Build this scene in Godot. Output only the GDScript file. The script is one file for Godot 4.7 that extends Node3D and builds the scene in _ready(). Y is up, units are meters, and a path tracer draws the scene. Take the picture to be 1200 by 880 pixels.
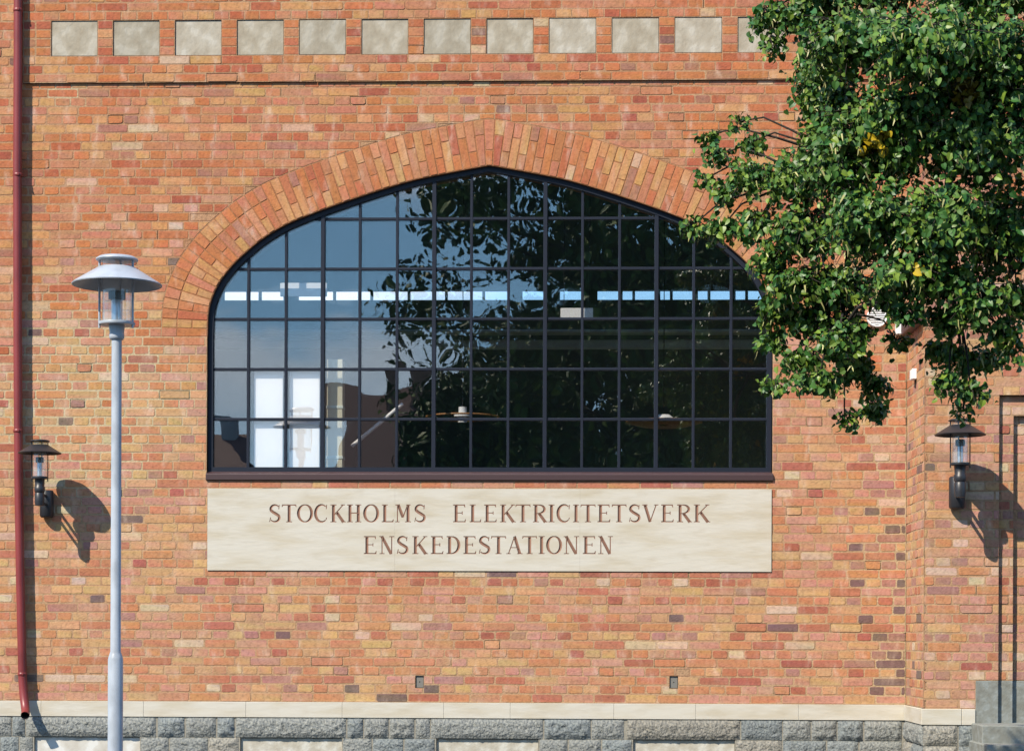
extends Node3D
# A brick power station front with a wide arched window, lamps and a lime tree. Metres, y up; the main wall is the plane z = 0.

const F := 2450.0                     # focal length in pixels of the 1200 x 880 photograph
const EYE := Vector3(0, 1.6, 17.5)
const COURSE := 0.0748                # height of one brick course with its joint
const STRETCH := 0.2625               # length of a stretcher with its joint
const SUNLIT := Vector3(1.52, 1.46, 1.37)   #                 # how bright a white wall turns out in the sun; colours below are given as seen there
const WALL_BASE := 1.053              # top of the limestone course

var rng := RandomNumberGenerator.new()
var cam_basis: Basis
var M := {}
var tones := []                       # linear brick colours, eight families of eight
var blotch := FastNoiseLite.new()
var patch := FastNoiseLite.new()
var brick_cache := {}
var opening := PackedVector2Array()   # the window opening in the wall
var arch_outer := PackedVector2Array()
var intrados := PackedVector2Array()

func _ready():
	rng.seed = 7
	set_view()
	set_light()
	slab_lo = at2(242.6, 668.3)
	slab_hi = at2(904.6, 573.4)
	make_materials()
	trace_arch()
	setting()
	building()
	plaque()
	pipe()
	lamps()
	wall_fittings()
	interior()
	steps()
	opposite()
	lime_tree()

# ---------------------------------------------------------------- view and light
func set_view():
	cam_basis = Basis(Vector3.UP, atan(80.0 / F)) * Basis(Vector3.BACK, 0.0037)
	var cam := Camera3D.new()
	cam.name = "camera"
	cam.projection = Camera3D.PROJECTION_FRUSTUM
	cam.near = 0.1
	cam.far = 4000.0
	cam.size = 0.1 * 880.0 / F
	cam.frustum_offset = Vector2(0, 0.1 * 307.0 / F)
	cam.transform = Transform3D(cam_basis, EYE)
	cam.current = true
	add_child(cam)

func set_light():
	var env := Environment.new()
	env.background_mode = Environment.BG_SKY
	env.tonemap_mode = Environment.TONE_MAPPER_LINEAR
	env.tonemap_exposure = 1.42
	env.sdfgi_enabled = true
	env.ssao_enabled = true
	env.ssil_enabled = true
	var sky := Sky.new()
	var pano := PanoramaSkyMaterial.new()
	pano.panorama = ImageTexture.create_from_image(sky_image())
	sky.sky_material = pano
	env.sky = sky
	env.background_energy_multiplier = 1.0
	var we := WorldEnvironment.new()
	we.name = "world"
	we.environment = env
	add_child(we)
	var sun := DirectionalLight3D.new()
	sun.name = "sun"
	sun.light_energy = 1.6
	sun.light_color = Color(1.0, 0.955, 0.88)
	sun.light_angular_distance = 0.5
	sun.shadow_enabled = true
	sun.basis = Basis.looking_at(Vector3(0.88, -1.26, -1.0).normalized(), Vector3.UP)
	add_child(sun)

func sky_image() -> Image:
	var w := 768
	var h := 384
	var im := Image.create(w, h, false, Image.FORMAT_RGBF)
	var n := FastNoiseLite.new()
	n.seed = 4
	n.frequency = 1.6
	n.fractal_octaves = 5
	for y in h:
		var up := PI * (0.5 - (y + 0.5) / h)
		for x in w:
			var a := TAU * (x + 0.5) / w
			var d := Vector3(sin(a) * cos(up), sin(up), cos(a) * cos(up))
			var e := maxf(d.y, 0.0)
			var c := Vector3(0.36, 0.69, 0.95).lerp(Vector3(0.07, 0.20, 0.54), pow(e, 0.6)) * 1.08
			var v := n.get_noise_3d(d.x, d.y * 2.4, d.z) + 0.5 * n.get_noise_3d(d.x * 3.0, d.y * 7.0, d.z * 3.0)
			var cl := smoothstep(0.10, 0.50, v) * smoothstep(0.05, 0.17, d.y)
			c = c.lerp(Vector3(0.98, 1.0, 1.03), cl * 0.85)
			if d.y < 0.0:
				c = Vector3(0.28, 0.33, 0.36) * 0.4
			im.set_pixel(x, y, Color(c.x, c.y, c.z))
	return im

# ---------------------------------------------------------------- helpers
func at(px: float, py: float, z := 0.0) -> Vector3:
	var d := cam_basis * Vector3((px - 600.0) / F, (747.0 - py) / F, -1.0)
	return EYE + d * ((z - EYE.z) / d.z)

func at2(px: float, py: float, z := 0.0) -> Vector2:
	var p := at(px, py, z)
	return Vector2(p.x, p.y)

func seen(r: float, g: float, b: float, level := SUNLIT) -> Color:  # an sRGB colour as seen in the sun -> linear base colour
	var c := Color8(int(r), int(g), int(b)).srgb_to_linear()
	return Color(minf(c.r / level.x, 0.85), minf(c.g / level.y, 0.85), minf(c.b / level.z, 0.85))

func numbered(parent: Node, called: String) -> String:
	if not parent.has_node(NodePath(called)):
		return called
	var key := "count_" + called
	var n: int = parent.get_meta(key) if parent.has_meta(key) else 1
	while parent.has_node(NodePath("%s_%03d" % [called, n])):
		n += 1
	parent.set_meta(key, n + 1)
	return "%s_%03d" % [called, n]

func thing(called: String, label: String, category: String, pos := Vector3.ZERO, group := "") -> Node3D:
	var o := Node3D.new()
	o.name = numbered(self, called)
	add_child(o, true)
	o.position = pos
	describe(o, label, category, group)
	return o

func describe(o: Node, label: String, category := "", group := ""):
	o.set_meta("label", label)
	if category: o.set_meta("category", category)
	if group: o.set_meta("group", group)

func holder(called: String, parent: Node3D, pos := Vector3.ZERO) -> Node3D:
	var o := Node3D.new()
	o.name = numbered(parent, called)
	parent.add_child(o, true)
	o.position = pos
	return o

func put(called: String, mesh: Mesh, mat: Material, parent: Node3D = self, pos := Vector3.ZERO) -> MeshInstance3D:
	var o := MeshInstance3D.new()
	o.name = numbered(parent, called)
	o.mesh = mesh
	o.material_override = mat
	o.position = pos
	parent.add_child(o, true)
	return o

func structure(o: Node):
	o.set_meta("kind", "structure")

func stuff(o: Node):
	o.set_meta("kind", "stuff")

class G:                                     # collects triangles into one mesh
	var v := PackedVector3Array()
	var n := PackedVector3Array()
	var c := PackedColorArray()
	var i := PackedInt32Array()
	var colour := Color.WHITE
	func vert(p: Vector3, nn: Vector3) -> int:
		v.append(p); n.append(nn); c.append(colour)
		return v.size() - 1
	func face(a: int, b: int, d: int):       # turned so that its front (clockwise) looks along its normals
		var w := (v[b] - v[a]).cross(v[d] - v[a])
		if w.dot(n[a] + n[b] + n[d]) > 0.0:
			i.append(a); i.append(d); i.append(b)
		else:
			i.append(a); i.append(b); i.append(d)
	func quad(p: Vector3, q: Vector3, r: Vector3, s: Vector3, nn := Vector3.ZERO):
		var w := nn if nn != Vector3.ZERO else (q - p).cross(r - p).normalized()
		var a := vert(p, w)
		vert(q, w); vert(r, w); vert(s, w)
		face(a, a + 1, a + 2); face(a, a + 2, a + 3)
	func box(lo: Vector3, hi: Vector3, ch := 0.0):
		var m := (lo + hi) / 2
		var h := (hi - lo) / 2
		ch = minf(ch, minf(h.x, minf(h.y, h.z)) * 0.9)
		for axis in 3:
			for s in [-1.0, 1.0]:
				var nn := Vector3.ZERO; nn[axis] = s
				var u := (axis + 1) % 3
				var w := (axis + 2) % 3
				var pts := []
				for k in [[-1, -1], [1, -1], [1, 1], [-1, 1]]:
					var p := m; p[axis] += s * h[axis]; p[u] += k[0] * (h[u] - ch); p[w] += k[1] * (h[w] - ch)
					pts.append(p)
				quad(pts[0], pts[1], pts[2], pts[3], nn)
		if ch > 0.0:
			for axis in 3:
				var u := (axis + 1) % 3
				var w := (axis + 2) % 3
				for su in [-1.0, 1.0]:
					for sw in [-1.0, 1.0]:
						var nn := Vector3.ZERO; nn[u] = su; nn[w] = sw; nn = nn.normalized()
						var pts := []
						for k in [[-1, 0], [1, 0], [1, 1], [-1, 1]]:
							var p := m; p[axis] += k[0] * (h[axis] - ch)
							p[u] += su * (h[u] - (ch if k[1] else 0.0)); p[w] += sw * (h[w] - (0.0 if k[1] else ch))
							pts.append(p)
						quad(pts[0], pts[1], pts[2], pts[3], nn)
			for sx in [-1.0, 1.0]:
				for sy in [-1.0, 1.0]:
					for sz in [-1.0, 1.0]:
						var nn := Vector3(sx, sy, sz).normalized()
						var a := vert(m + Vector3(sx * h.x, sy * (h.y - ch), sz * (h.z - ch)), nn)
						vert(m + Vector3(sx * (h.x - ch), sy * h.y, sz * (h.z - ch)), nn)
						vert(m + Vector3(sx * (h.x - ch), sy * (h.y - ch), sz * h.z), nn)
						face(a, a + 1, a + 2)
	func lathe(prof: Array, at := Vector3.ZERO, seg := 32, sharp := 0.5):   # [radius, height] pairs from bottom to top, outside
		for k in prof.size() - 1:
			var p: Vector2 = prof[k]
			var q: Vector2 = prof[k + 1]
			if p.distance_to(q) < 1e-6: continue
			var t := (q - p).normalized()
			var nr := Vector2(t.y, -t.x)
			var na := nr
			var nb := nr
			if k > 0:
				var t0: Vector2 = (p - prof[k - 1]).normalized()
				if t0.dot(t) > sharp: na = (nr + Vector2(t0.y, -t0.x)).normalized()
			if k < prof.size() - 2:
				var t1: Vector2 = (prof[k + 2] - q).normalized()
				if t1.dot(t) > sharp: nb = (nr + Vector2(t1.y, -t1.x)).normalized()
			var first := v.size()
			for s in seg + 1:
				var a := TAU * s / seg
				var d := Vector3(cos(a), 0, sin(a))
				vert(at + d * p.x + Vector3(0, p.y, 0), d * na.x + Vector3(0, na.y, 0))
				vert(at + d * q.x + Vector3(0, q.y, 0), d * nb.x + Vector3(0, nb.y, 0))
			for s in seg:
				var a := first + 2 * s
				if p.x > 1e-6: face(a, a + 2, a + 1)
				if q.x > 1e-6: face(a + 1, a + 2, a + 3)
	func tube(path: Array, radii: Array, seg := 10, cap := true):
		var up := Vector3(0.31, 0.9, 0.22).normalized()
		var first := v.size()
		for k in path.size():
			var t: Vector3 = (path[mini(k + 1, path.size() - 1)] - path[maxi(k - 1, 0)]).normalized()
			var ref := Vector3.RIGHT if absf(t.dot(up)) > 0.95 else up
			var a := t.cross(ref).normalized()
			var b := t.cross(a)
			for s in seg + 1:
				var ang := TAU * s / seg
				var d := a * cos(ang) + b * sin(ang)
				vert(path[k] + d * radii[k], d)
		for k in path.size() - 1:
			for s in seg:
				var a := first + k * (seg + 1) + s
				face(a, a + 1, a + seg + 1)
				face(a + 1, a + seg + 2, a + seg + 1)
		if cap:
			for e in [0, path.size() - 1]:
				var nn: Vector3 = (path[0] - path[1]).normalized() if e == 0 else (path[e] - path[e - 1]).normalized()
				var m := vert(path[e], nn)
				for s in seg:
					var a := vert(v[first + e * (seg + 1) + s], nn)
					vert(v[first + e * (seg + 1) + s + 1], nn)
					face(m, a, a + 1)
	func plate(poly: PackedVector2Array, z0: float, z1: float):      # an upright slab of any outline, front at z1
		var tri := Geometry2D.triangulate_polygon(poly)
		for zn in [[z1, Vector3.BACK], [z0, Vector3.FORWARD]]:
			var first := v.size()
			for p in poly: vert(Vector3(p.x, p.y, zn[0]), zn[1])
			for k in range(0, tri.size(), 3): face(first + tri[k], first + tri[k + 1], first + tri[k + 2])
		var ccw := not Geometry2D.is_polygon_clockwise(poly)
		for k in poly.size():
			var p := poly[k]
			var q := poly[(k + 1) % poly.size()]
			var t := (q - p).normalized()
			var nn := Vector3(t.y, -t.x, 0) * (1.0 if ccw else -1.0)
			quad(Vector3(p.x, p.y, z0), Vector3(q.x, q.y, z0), Vector3(q.x, q.y, z1), Vector3(p.x, p.y, z1), nn)
	func mesh() -> ArrayMesh:
		var a := []
		a.resize(Mesh.ARRAY_MAX)
		a[Mesh.ARRAY_VERTEX] = v; a[Mesh.ARRAY_NORMAL] = n; a[Mesh.ARRAY_COLOR] = c; a[Mesh.ARRAY_INDEX] = i
		var m := ArrayMesh.new()
		if v.size(): m.add_surface_from_arrays(Mesh.PRIMITIVE_TRIANGLES, a)
		return m

func box_mesh(lo: Vector3, hi: Vector3, ch := 0.0) -> ArrayMesh:
	var g := G.new()
	g.box(lo, hi, ch)
	return g.mesh()

# ---------------------------------------------------------------- materials
func noise_tex(freq: float, octaves: int, stops: Array, colours: Array, s := 1, size := 512, kind := FastNoiseLite.TYPE_SIMPLEX_SMOOTH) -> NoiseTexture2D:
	var n := FastNoiseLite.new()
	n.noise_type = kind
	n.seed = s
	n.frequency = freq
	n.fractal_octaves = octaves
	var t := NoiseTexture2D.new()
	t.width = size; t.height = size
	t.seamless = true
	t.noise = n
	if stops.size():
		var g := Gradient.new()
		g.offsets = PackedFloat32Array(stops)
		g.colors = PackedColorArray(colours)
		t.color_ramp = g
	return t

func grey(v: float) -> Color:
	return Color(v, v, v)

func mat(called: String, c: Color, rough := 0.8, metal := 0.0, linear_in := true) -> StandardMaterial3D:
	var m := StandardMaterial3D.new()
	m.resource_name = called
	m.albedo_color = c.linear_to_srgb() if linear_in else c
	m.roughness = rough
	m.metallic = metal
	M[called] = m
	return m

func tri(m: StandardMaterial3D, scale: Vector3, tex: Texture2D = null, bump: Texture2D = null, bump_cm := 0.1):
	m.uv1_triplanar = true
	m.uv1_world_triplanar = true
	m.uv1_scale = scale
	if tex: m.albedo_texture = tex
	if bump:
		m.heightmap_enabled = true
		m.heightmap_texture = bump
		m.heightmap_scale = bump_cm

func weather(m: StandardMaterial3D, tex: Texture2D, scale: Vector3):
	m.detail_enabled = true
	m.detail_albedo = tex
	m.detail_blend_mode = BaseMaterial3D.BLEND_MODE_MIX
	m.detail_uv_layer = BaseMaterial3D.DETAIL_UV_2
	m.uv2_triplanar = true
	m.uv2_world_triplanar = true
	m.uv2_scale = scale

func make_materials():
	blotch.seed = 3; blotch.frequency = 0.55; blotch.fractal_octaves = 3
	patch.seed = 9; patch.frequency = 1.3; patch.fractal_octaves = 2
	var fine := noise_tex(0.016, 5, [0.0, 0.45, 1.0], [grey(0.82), grey(0.95), grey(1.0)], 1)
	var rough := noise_tex(0.03, 5, [], [], 2)
	var stain := noise_tex(0.014, 5, [0.0, 0.56, 0.72, 1.0], [Color(0.80, 0.68, 0.60, 0), Color(0.80, 0.68, 0.60, 0), Color(0.80, 0.68, 0.60, 0.08), Color(0.86, 0.80, 0.74, 0.34)], 5)
	var low := [[224, 152, 106], [229, 175, 126], [223, 161, 128], [212, 134, 98], [198, 143, 124], [233, 195, 164], [144, 114, 103], [196, 116, 92]]
	var high := [[218, 134, 82], [226, 162, 106], [216, 142, 102], [206, 114, 76], [196, 132, 104], [230, 186, 144], [158, 112, 96], [190, 102, 74]]
	for fam in [low, high]:
		for f in fam:
			for k in 8:
				var j: float = rng.randf_range(0.93, 1.07)
				var c: Color = seen(f[0], f[1], f[2])
				tones.append(Color(c.r * j, c.g * j * rng.randf_range(0.94, 1.06), c.b * j * rng.randf_range(0.92, 1.08)))
	var b := mat("brick", Color.WHITE, 0.92)
	b.vertex_color_use_as_albedo = true
	tri(b, Vector3(2.6, 2.6, 2.6), fine, rough, 0.16)
	weather(b, stain, Vector3(1.0, 0.40, 1.0))
	var mo := mat("mortar", Color.WHITE, 0.97)
	mo.vertex_color_use_as_albedo = true
	tri(mo, Vector3(3.1, 3.1, 3.1), fine, rough, 0.25)
	weather(mo, stain, Vector3(1.0, 0.40, 1.0))
	var core := mat("core", seen(176, 126, 92), 0.97)
	tri(core, Vector3(3, 3, 3), fine)
	var lime_tex := noise_tex(0.008, 5, [0.0, 0.35, 0.6, 1.0], [Color(0.93, 0.90, 0.84), Color(0.965, 0.95, 0.92), Color(0.99, 0.985, 0.975), Color(1, 1, 1)], 11)
	var lime := mat("limestone", seen(232, 223, 205), 0.85)
	tri(lime, Vector3(0.32, 1.5, 0.32), lime_tex, rough, 0.1)
	weather(lime, noise_tex(0.012, 5, [0.0, 0.55, 0.75, 1.0], [Color(0.55, 0.50, 0.40, 0), Color(0.55, 0.50, 0.40, 0), Color(0.60, 0.53, 0.40, 0.07), Color(0.52, 0.46, 0.36, 0.2)], 15), Vector3(0.5, 1.1, 0.5))
	var conc_tex := noise_tex(0.012, 5, [0.0, 0.4, 0.62, 0.72, 1.0], [Color(0.85, 0.82, 0.78), Color(0.92, 0.905, 0.88), Color(0.96, 0.95, 0.935), Color(1, 1, 1), Color(1, 1, 1)], 12)
	for k in 3:
		var ren := mat("render_%d" % k, [seen(208, 196, 174), seen(199, 188, 167), seen(216, 205, 185)][k], 0.95)
		tri(ren, Vector3(0.9, 0.7, 0.9), conc_tex, rough, 0.3)
		ren.uv1_offset = Vector3(0.31, 0.17, 0.0) * k
	var gr_tex := noise_tex(0.035, 5, [0.0, 0.4, 0.6, 1.0], [Color(0.55, 0.56, 0.58), Color(0.82, 0.83, 0.84), Color(0.93, 0.92, 0.90), Color(1, 1, 0.98)], 13)
	var gra := mat("granite", Color.WHITE, 0.9)
	gra.vertex_color_use_as_albedo = true
	tri(gra, Vector3(2.2, 2.2, 2.2), gr_tex, rough, 0.9)
	var gj := mat("granite_joint", seen(176, 168, 150), 0.97)
	tri(gj, Vector3(2, 2, 2), fine, rough, 0.3)
	var step := mat("step_stone", seen(158, 161, 154), 0.9)
	tri(step, Vector3(1.4, 1.4, 1.4), conc_tex, rough, 0.25)
	var fr := mat("frame_paint", Color(0.014, 0.018, 0.030), 0.45)
	fr.metallic_specular = 0.35
	mat("sill_paint", Color(0.050, 0.026, 0.028), 0.5)
	var gl := mat("glass", Color(0.0, 0.0, 0.0, 0.0), 0.0, 0.0, false)
	gl.transparency = BaseMaterial3D.TRANSPARENCY_ALPHA
	gl.metallic_specular = 0.75
	gl.normal_enabled = true
	var wav := noise_tex(0.012, 2, [], [], 21, 256)
	wav.as_normal_map = true
	wav.bump_strength = 4.0
	gl.normal_texture = wav
	gl.normal_scale = 0.018
	gl.uv1_triplanar = true
	gl.uv1_world_triplanar = true
	gl.uv1_scale = Vector3(0.55, 0.8, 0.55)
	var lg := mat("lamp_glass", Color(0.95, 0.97, 0.97, 0.06), 0.02, 0.0, false)
	lg.transparency = BaseMaterial3D.TRANSPARENCY_ALPHA
	var ag := mat("amber_glass", Color(0.80, 0.62, 0.30, 0.35), 0.08, 0.0, false)
	ag.transparency = BaseMaterial3D.TRANSPARENCY_ALPHA
	var pp := mat("pipe_paint", Color(0.23, 0.036, 0.036), 0.40)
	tri(pp, Vector3(1.2, 0.5, 1.2), noise_tex(0.02, 4, [0.0, 0.5, 1.0], [grey(0.8), grey(0.95), grey(1.0)], 31, 256))
	mat("pipe_inside", Color(0.012, 0.008, 0.008), 0.9)
	mat("post_paint", Color(0.385, 0.425, 0.48), 0.38)
	tri(M.post_paint, Vector3(1.1, 0.6, 1.1), noise_tex(0.02, 5, [0.0, 0.35, 0.5, 1.0], [grey(0.84), grey(0.95), grey(1.0), grey(1.0)], 33, 256))
	mat("silver", Color(0.55, 0.57, 0.6), 0.3, 0.9)
	mat("dark_metal", Color(0.020, 0.021, 0.026), 0.42)
	mat("black_plastic", Color(0.012, 0.012, 0.013), 0.5)
	mat("vent_metal", Color(0.17, 0.165, 0.15), 0.6)
	mat("white_paint", Color(0.78, 0.79, 0.80), 0.5)
	mat("blind_cloth", Color(0.92, 0.93, 0.94), 0.9)
	var wb := mat("board_paint", Color(0.50, 0.49, 0.44), 0.8)
	tri(wb, Vector3(1.2, 1.2, 1.2), conc_tex, rough, 0.2)
	tri(mat("hatch_paint", Color(0.60, 0.60, 0.58), 0.7), Vector3(0.9, 0.9, 0.9), conc_tex)
	mat("plum_metal", Color(0.045, 0.018, 0.026), 0.5)
	mat("letter_paint", seen(164, 122, 100), 0.85)
	mat("wood", Color(0.32, 0.16, 0.06), 0.5)
	mat("beige_paint", Color(0.62, 0.60, 0.45), 0.7)
	mat("room_paint", Color(0.13, 0.16, 0.145), 0.85)
	mat("beam_paint", Color(0.62, 0.70, 0.64), 0.7)
	var asp := mat("asphalt", Color(0.05, 0.05, 0.05), 0.95)
	tri(asp, Vector3(0.8, 0.8, 0.8), noise_tex(0.09, 4, [0.0, 1.0], [grey(0.7), grey(1.0)], 41))
	var pav := mat("paving", Color(0.075, 0.073, 0.069), 0.95)
	tri(pav, Vector3(0.9, 0.9, 0.9), noise_tex(0.05, 4, [0.0, 1.0], [grey(0.75), grey(1.0)], 42))
	var bark := mat("bark", Color(0.026, 0.021, 0.016), 0.95)
	tri(bark, Vector3(3, 1.0, 3), fine, rough, 1.0)
	var leaf := mat("leaf", Color.WHITE, 0.44)
	leaf.metallic_specular = 0.42
	leaf.vertex_color_use_as_albedo = true
	leaf.cull_mode = BaseMaterial3D.CULL_DISABLED
	leaf.backlight_enabled = true
	leaf.backlight = Color(0.30, 0.44, 0.14)
	var dull := mat("street_leaf", Color(0.55, 0.55, 0.55), 0.6)
	dull.vertex_color_use_as_albedo = true
	dull.cull_mode = BaseMaterial3D.CULL_DISABLED
	dull.metallic_specular = 0.25
	mat("house_wall", Color(0.22, 0.12, 0.08), 0.9)
	mat("house_roof", Color(0.10, 0.045, 0.035), 0.85)
	mat("house_pale", Color(0.30, 0.31, 0.31), 0.9)
	mat("house_glass", Color(0.03, 0.035, 0.04), 0.1)

# ---------------------------------------------------------------- the arch's curve
func trace_arch():
	# half of the opening's edge: pixels out from the centre line and down the picture, from springing to apex
	var half := [[331, 395], [329, 361], [319, 334], [303, 312], [286, 295.5], [265, 278.5], [239, 263], [208, 250], [173, 237.5], [134, 224.5], [90, 211.5], [49, 203], [0, 194]]
	var pts := []
	for h in half:
		pts.append(Vector2((h[0] + 1.5) / 140.0, 1.6 + (747.0 - h[1] + 1.0) / 140.0))
	var dense := PackedVector2Array()
	for k in pts.size() - 1:
		var a: Vector2 = pts[maxi(k - 1, 0)] if k > 0 else pts[0] + (pts[0] - pts[1])
		var d: Vector2 = pts[mini(k + 2, pts.size() - 1)]
		for s in 8:
			dense.append(pts[k].cubic_interpolate(pts[k + 1], a, d, s / 8.0))
	dense.append(pts[-1])
	var xc := at(572.6, 400).x
	for p in dense: intrados.append(Vector2(xc - p.x, p.y))               # left springing up to the apex ...
	for k in range(dense.size() - 2, -1, -1): intrados.append(Vector2(xc + dense[k].x, dense[k].y))   # ... and down to the right
	var sill := at(573, 563.5).y
	opening = intrados.duplicate()
	opening.append(Vector2(intrados[-1].x, sill))
	opening.append(Vector2(intrados[0].x, sill))
	arch_outer = offset_curve(0.388)
	arch_outer.append(Vector2(arch_outer[-1].x, intrados[-1].y))
	arch_outer.append(Vector2(intrados[-1].x, intrados[-1].y))
	arch_outer.append(Vector2(intrados[-1].x, sill))
	arch_outer.append(Vector2(intrados[0].x, sill))
	arch_outer.append(Vector2(intrados[0].x, intrados[0].y))
	arch_outer.append(Vector2(arch_outer[0].x, intrados[0].y))

func curve_normal(k: int) -> Vector2:
	var a := intrados[maxi(k - 3, 0)]
	var b := intrados[mini(k + 3, intrados.size() - 1)]
	var t := (b - a).normalized()
	if k == 0 or k == intrados.size() - 1: t = Vector2(0, 1) if k == 0 else Vector2(0, -1)
	return Vector2(-t.y, t.x)

func offset_curve(d: float) -> PackedVector2Array:
	var out := PackedVector2Array()
	for k in intrados.size():
		out.append(intrados[k] + curve_normal(k) * d)
	return out

# ---------------------------------------------------------------- bricks
func add_brick(g: G, poly: PackedVector2Array, z: float, c: Color, depth := 0.05, ch := 0.0025):
	if Geometry2D.is_polygon_clockwise(poly): poly.reverse()
	var n := poly.size()
	var inner := PackedVector2Array()
	var outs := PackedVector2Array()
	for k in n:
		var t0 := (poly[k] - poly[(k + n - 1) % n]).normalized()
		var t1 := (poly[(k + 1) % n] - poly[k]).normalized()
		var o := (Vector2(t0.y, -t0.x) + Vector2(t1.y, -t1.x)).normalized()
		outs.append(o)
		inner.append(poly[k] - o * ch)
	var first := g.v.size()
	for k in n:
		g.colour = Color(c.r * rng.randf_range(0.90, 1.07), c.g * rng.randf_range(0.88, 1.10), c.b * rng.randf_range(0.86, 1.12))
		var o3 := Vector3(outs[k].x, outs[k].y, 0)
		g.vert(Vector3(inner[k].x, inner[k].y, z), Vector3.BACK)
		g.vert(Vector3(poly[k].x, poly[k].y, z - ch), o3)
		g.vert(Vector3(poly[k].x, poly[k].y, z - depth), o3)
	var tr := Geometry2D.triangulate_polygon(inner)
	for k in range(0, tr.size(), 3):
		g.face(first + 3 * tr[k], first + 3 * tr[k + 1], first + 3 * tr[k + 2])
	for k in n:
		var a := first + 3 * k
		var b := first + 3 * ((k + 1) % n)
		g.face(a, a + 1, b); g.face(b, a + 1, b + 1)
		g.face(a + 1, a + 2, b + 1); g.face(b + 1, a + 2, b + 2)

func rect(x0: float, y0: float, x1: float, y1: float) -> PackedVector2Array:
	return PackedVector2Array([Vector2(x0, y0), Vector2(x1, y0), Vector2(x1, y1), Vector2(x0, y1)])

func worn_rect(w: float, h: float) -> PackedVector2Array:          # a brick's face with knocked corners and edges not quite straight
	var out := PackedVector2Array()
	var e := 0.0024
	for s in [[-1, -1], [1, -1], [1, 1], [-1, 1]]:
		var cx := rng.randf_range(0.004, 0.016)
		var cy := rng.randf_range(0.004, 0.012)
		var p := Vector2(s[0] * w / 2 + rng.randf_range(-e, e), s[1] * h / 2 + rng.randf_range(-e, e))
		var a := p - Vector2(s[0] * cx, 0)
		var b := p - Vector2(0, s[1] * cy)
		if s[0] * s[1] > 0: out.append(b); out.append(a)
		else: out.append(a); out.append(b)
	return out

func tone_at(p: Vector2, style: String) -> int:
	var wts := [4.2, 2.6, 3.4, 1.2, 0.75, 0.4, 0.10, 0.3]
	var b := blotch.get_noise_2d(p.x * 1.4, p.y * 2.2)
	var q := patch.get_noise_2d(p.x, p.y * 1.6)
	wts[1] *= 1.0 + 2.0 * b; wts[2] *= 1.0 - 1.3 * b; wts[3] *= 1.0 - 1.2 * q; wts[4] *= maxf(0.2, 1.0 + 2.2 * q); wts[6] *= maxf(0.1, 1.0 + 3.0 * q)
	if style == "frieze": wts = [4.0, 1.6, 1.6, 2.2, 0.4, 0.15, 0.05, 0.5]
	elif style == "arch": wts = [5.0, 3.6, 2.2, 0.5, 0.3, 0.2, 0.0, 0.0]
	elif style == "side": wts = [2.2, 1.2, 4.4, 0.8, 2.0, 1.3, 0.08, 0.2]
	elif style == "return": wts = [3.0, 2.6, 2.2, 0.8, 0.6, 0.1, 0.4, 0.2]
	elif style == "red": wts = [0.6, 0.1, 0.8, 2.5, 0.6, 0.1, 0.4, 4.0]
	if style == "wall":
		if p.x < -2.6 and p.y < 4.2: wts[1] *= 2.2; wts[5] *= 1.5
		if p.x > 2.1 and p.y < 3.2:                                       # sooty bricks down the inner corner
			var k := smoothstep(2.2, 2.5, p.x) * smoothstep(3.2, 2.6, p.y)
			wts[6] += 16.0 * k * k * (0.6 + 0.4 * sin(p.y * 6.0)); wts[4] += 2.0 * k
		if absf(p.x + 0.75) < 2.45 and (p.y < 2.17 and p.y > 1.99 or p.y > 2.83 and p.y < 2.95): wts[7] += 9.0; wts[3] += 6.0
		if p.y < 1.2 and p.x > -2.3 and p.x < -1.2: wts[6] += 8.0
	var high := style == "frieze" or style == "arch" or p.y + rng.randf_range(-1.0, 1.0) > 4.4
	var sum := 0.0
	for w in wts: sum += maxf(w, 0.0)
	var r := rng.randf() * sum
	for k in wts.size():
		r -= maxf(wts[k], 0.0)
		if r <= 0.0: return k * 8 + rng.randi_range(0, 7) + (64 if high else 0)
	return rng.randi_range(0, 7)

func mortar_tone(p: Vector2, style: String) -> Color:
	var c := seen(211, 162, 120) if p.y < 4.6 else seen(204, 148, 106)
	var pale := seen(226, 204, 160)
	var k := 0.12 + 0.18 * patch.get_noise_2d(p.x * 0.8 + 20.0, p.y * 0.8)
	if style == "wall":
		k += 0.85 * smoothstep(1.25, 0.5, Vector2((p.x + 4.15) / 1.0, (p.y - 3.55) / 0.85).length())
		k += 0.5 * smoothstep(2.2, 2.6, p.x) * smoothstep(4.2, 3.4, p.y)
		k += 0.9 * smoothstep(0.25, 0.1, Vector2(p.x + 4.35, (p.y - 6.18) * 2.0).length())
	if style == "return": k += 0.2
	k = clampf(k + rng.randf_range(-0.08, 0.08), 0.0, 0.9)
	return c.lerp(pale, k) * rng.randf_range(0.92, 1.04)

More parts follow.
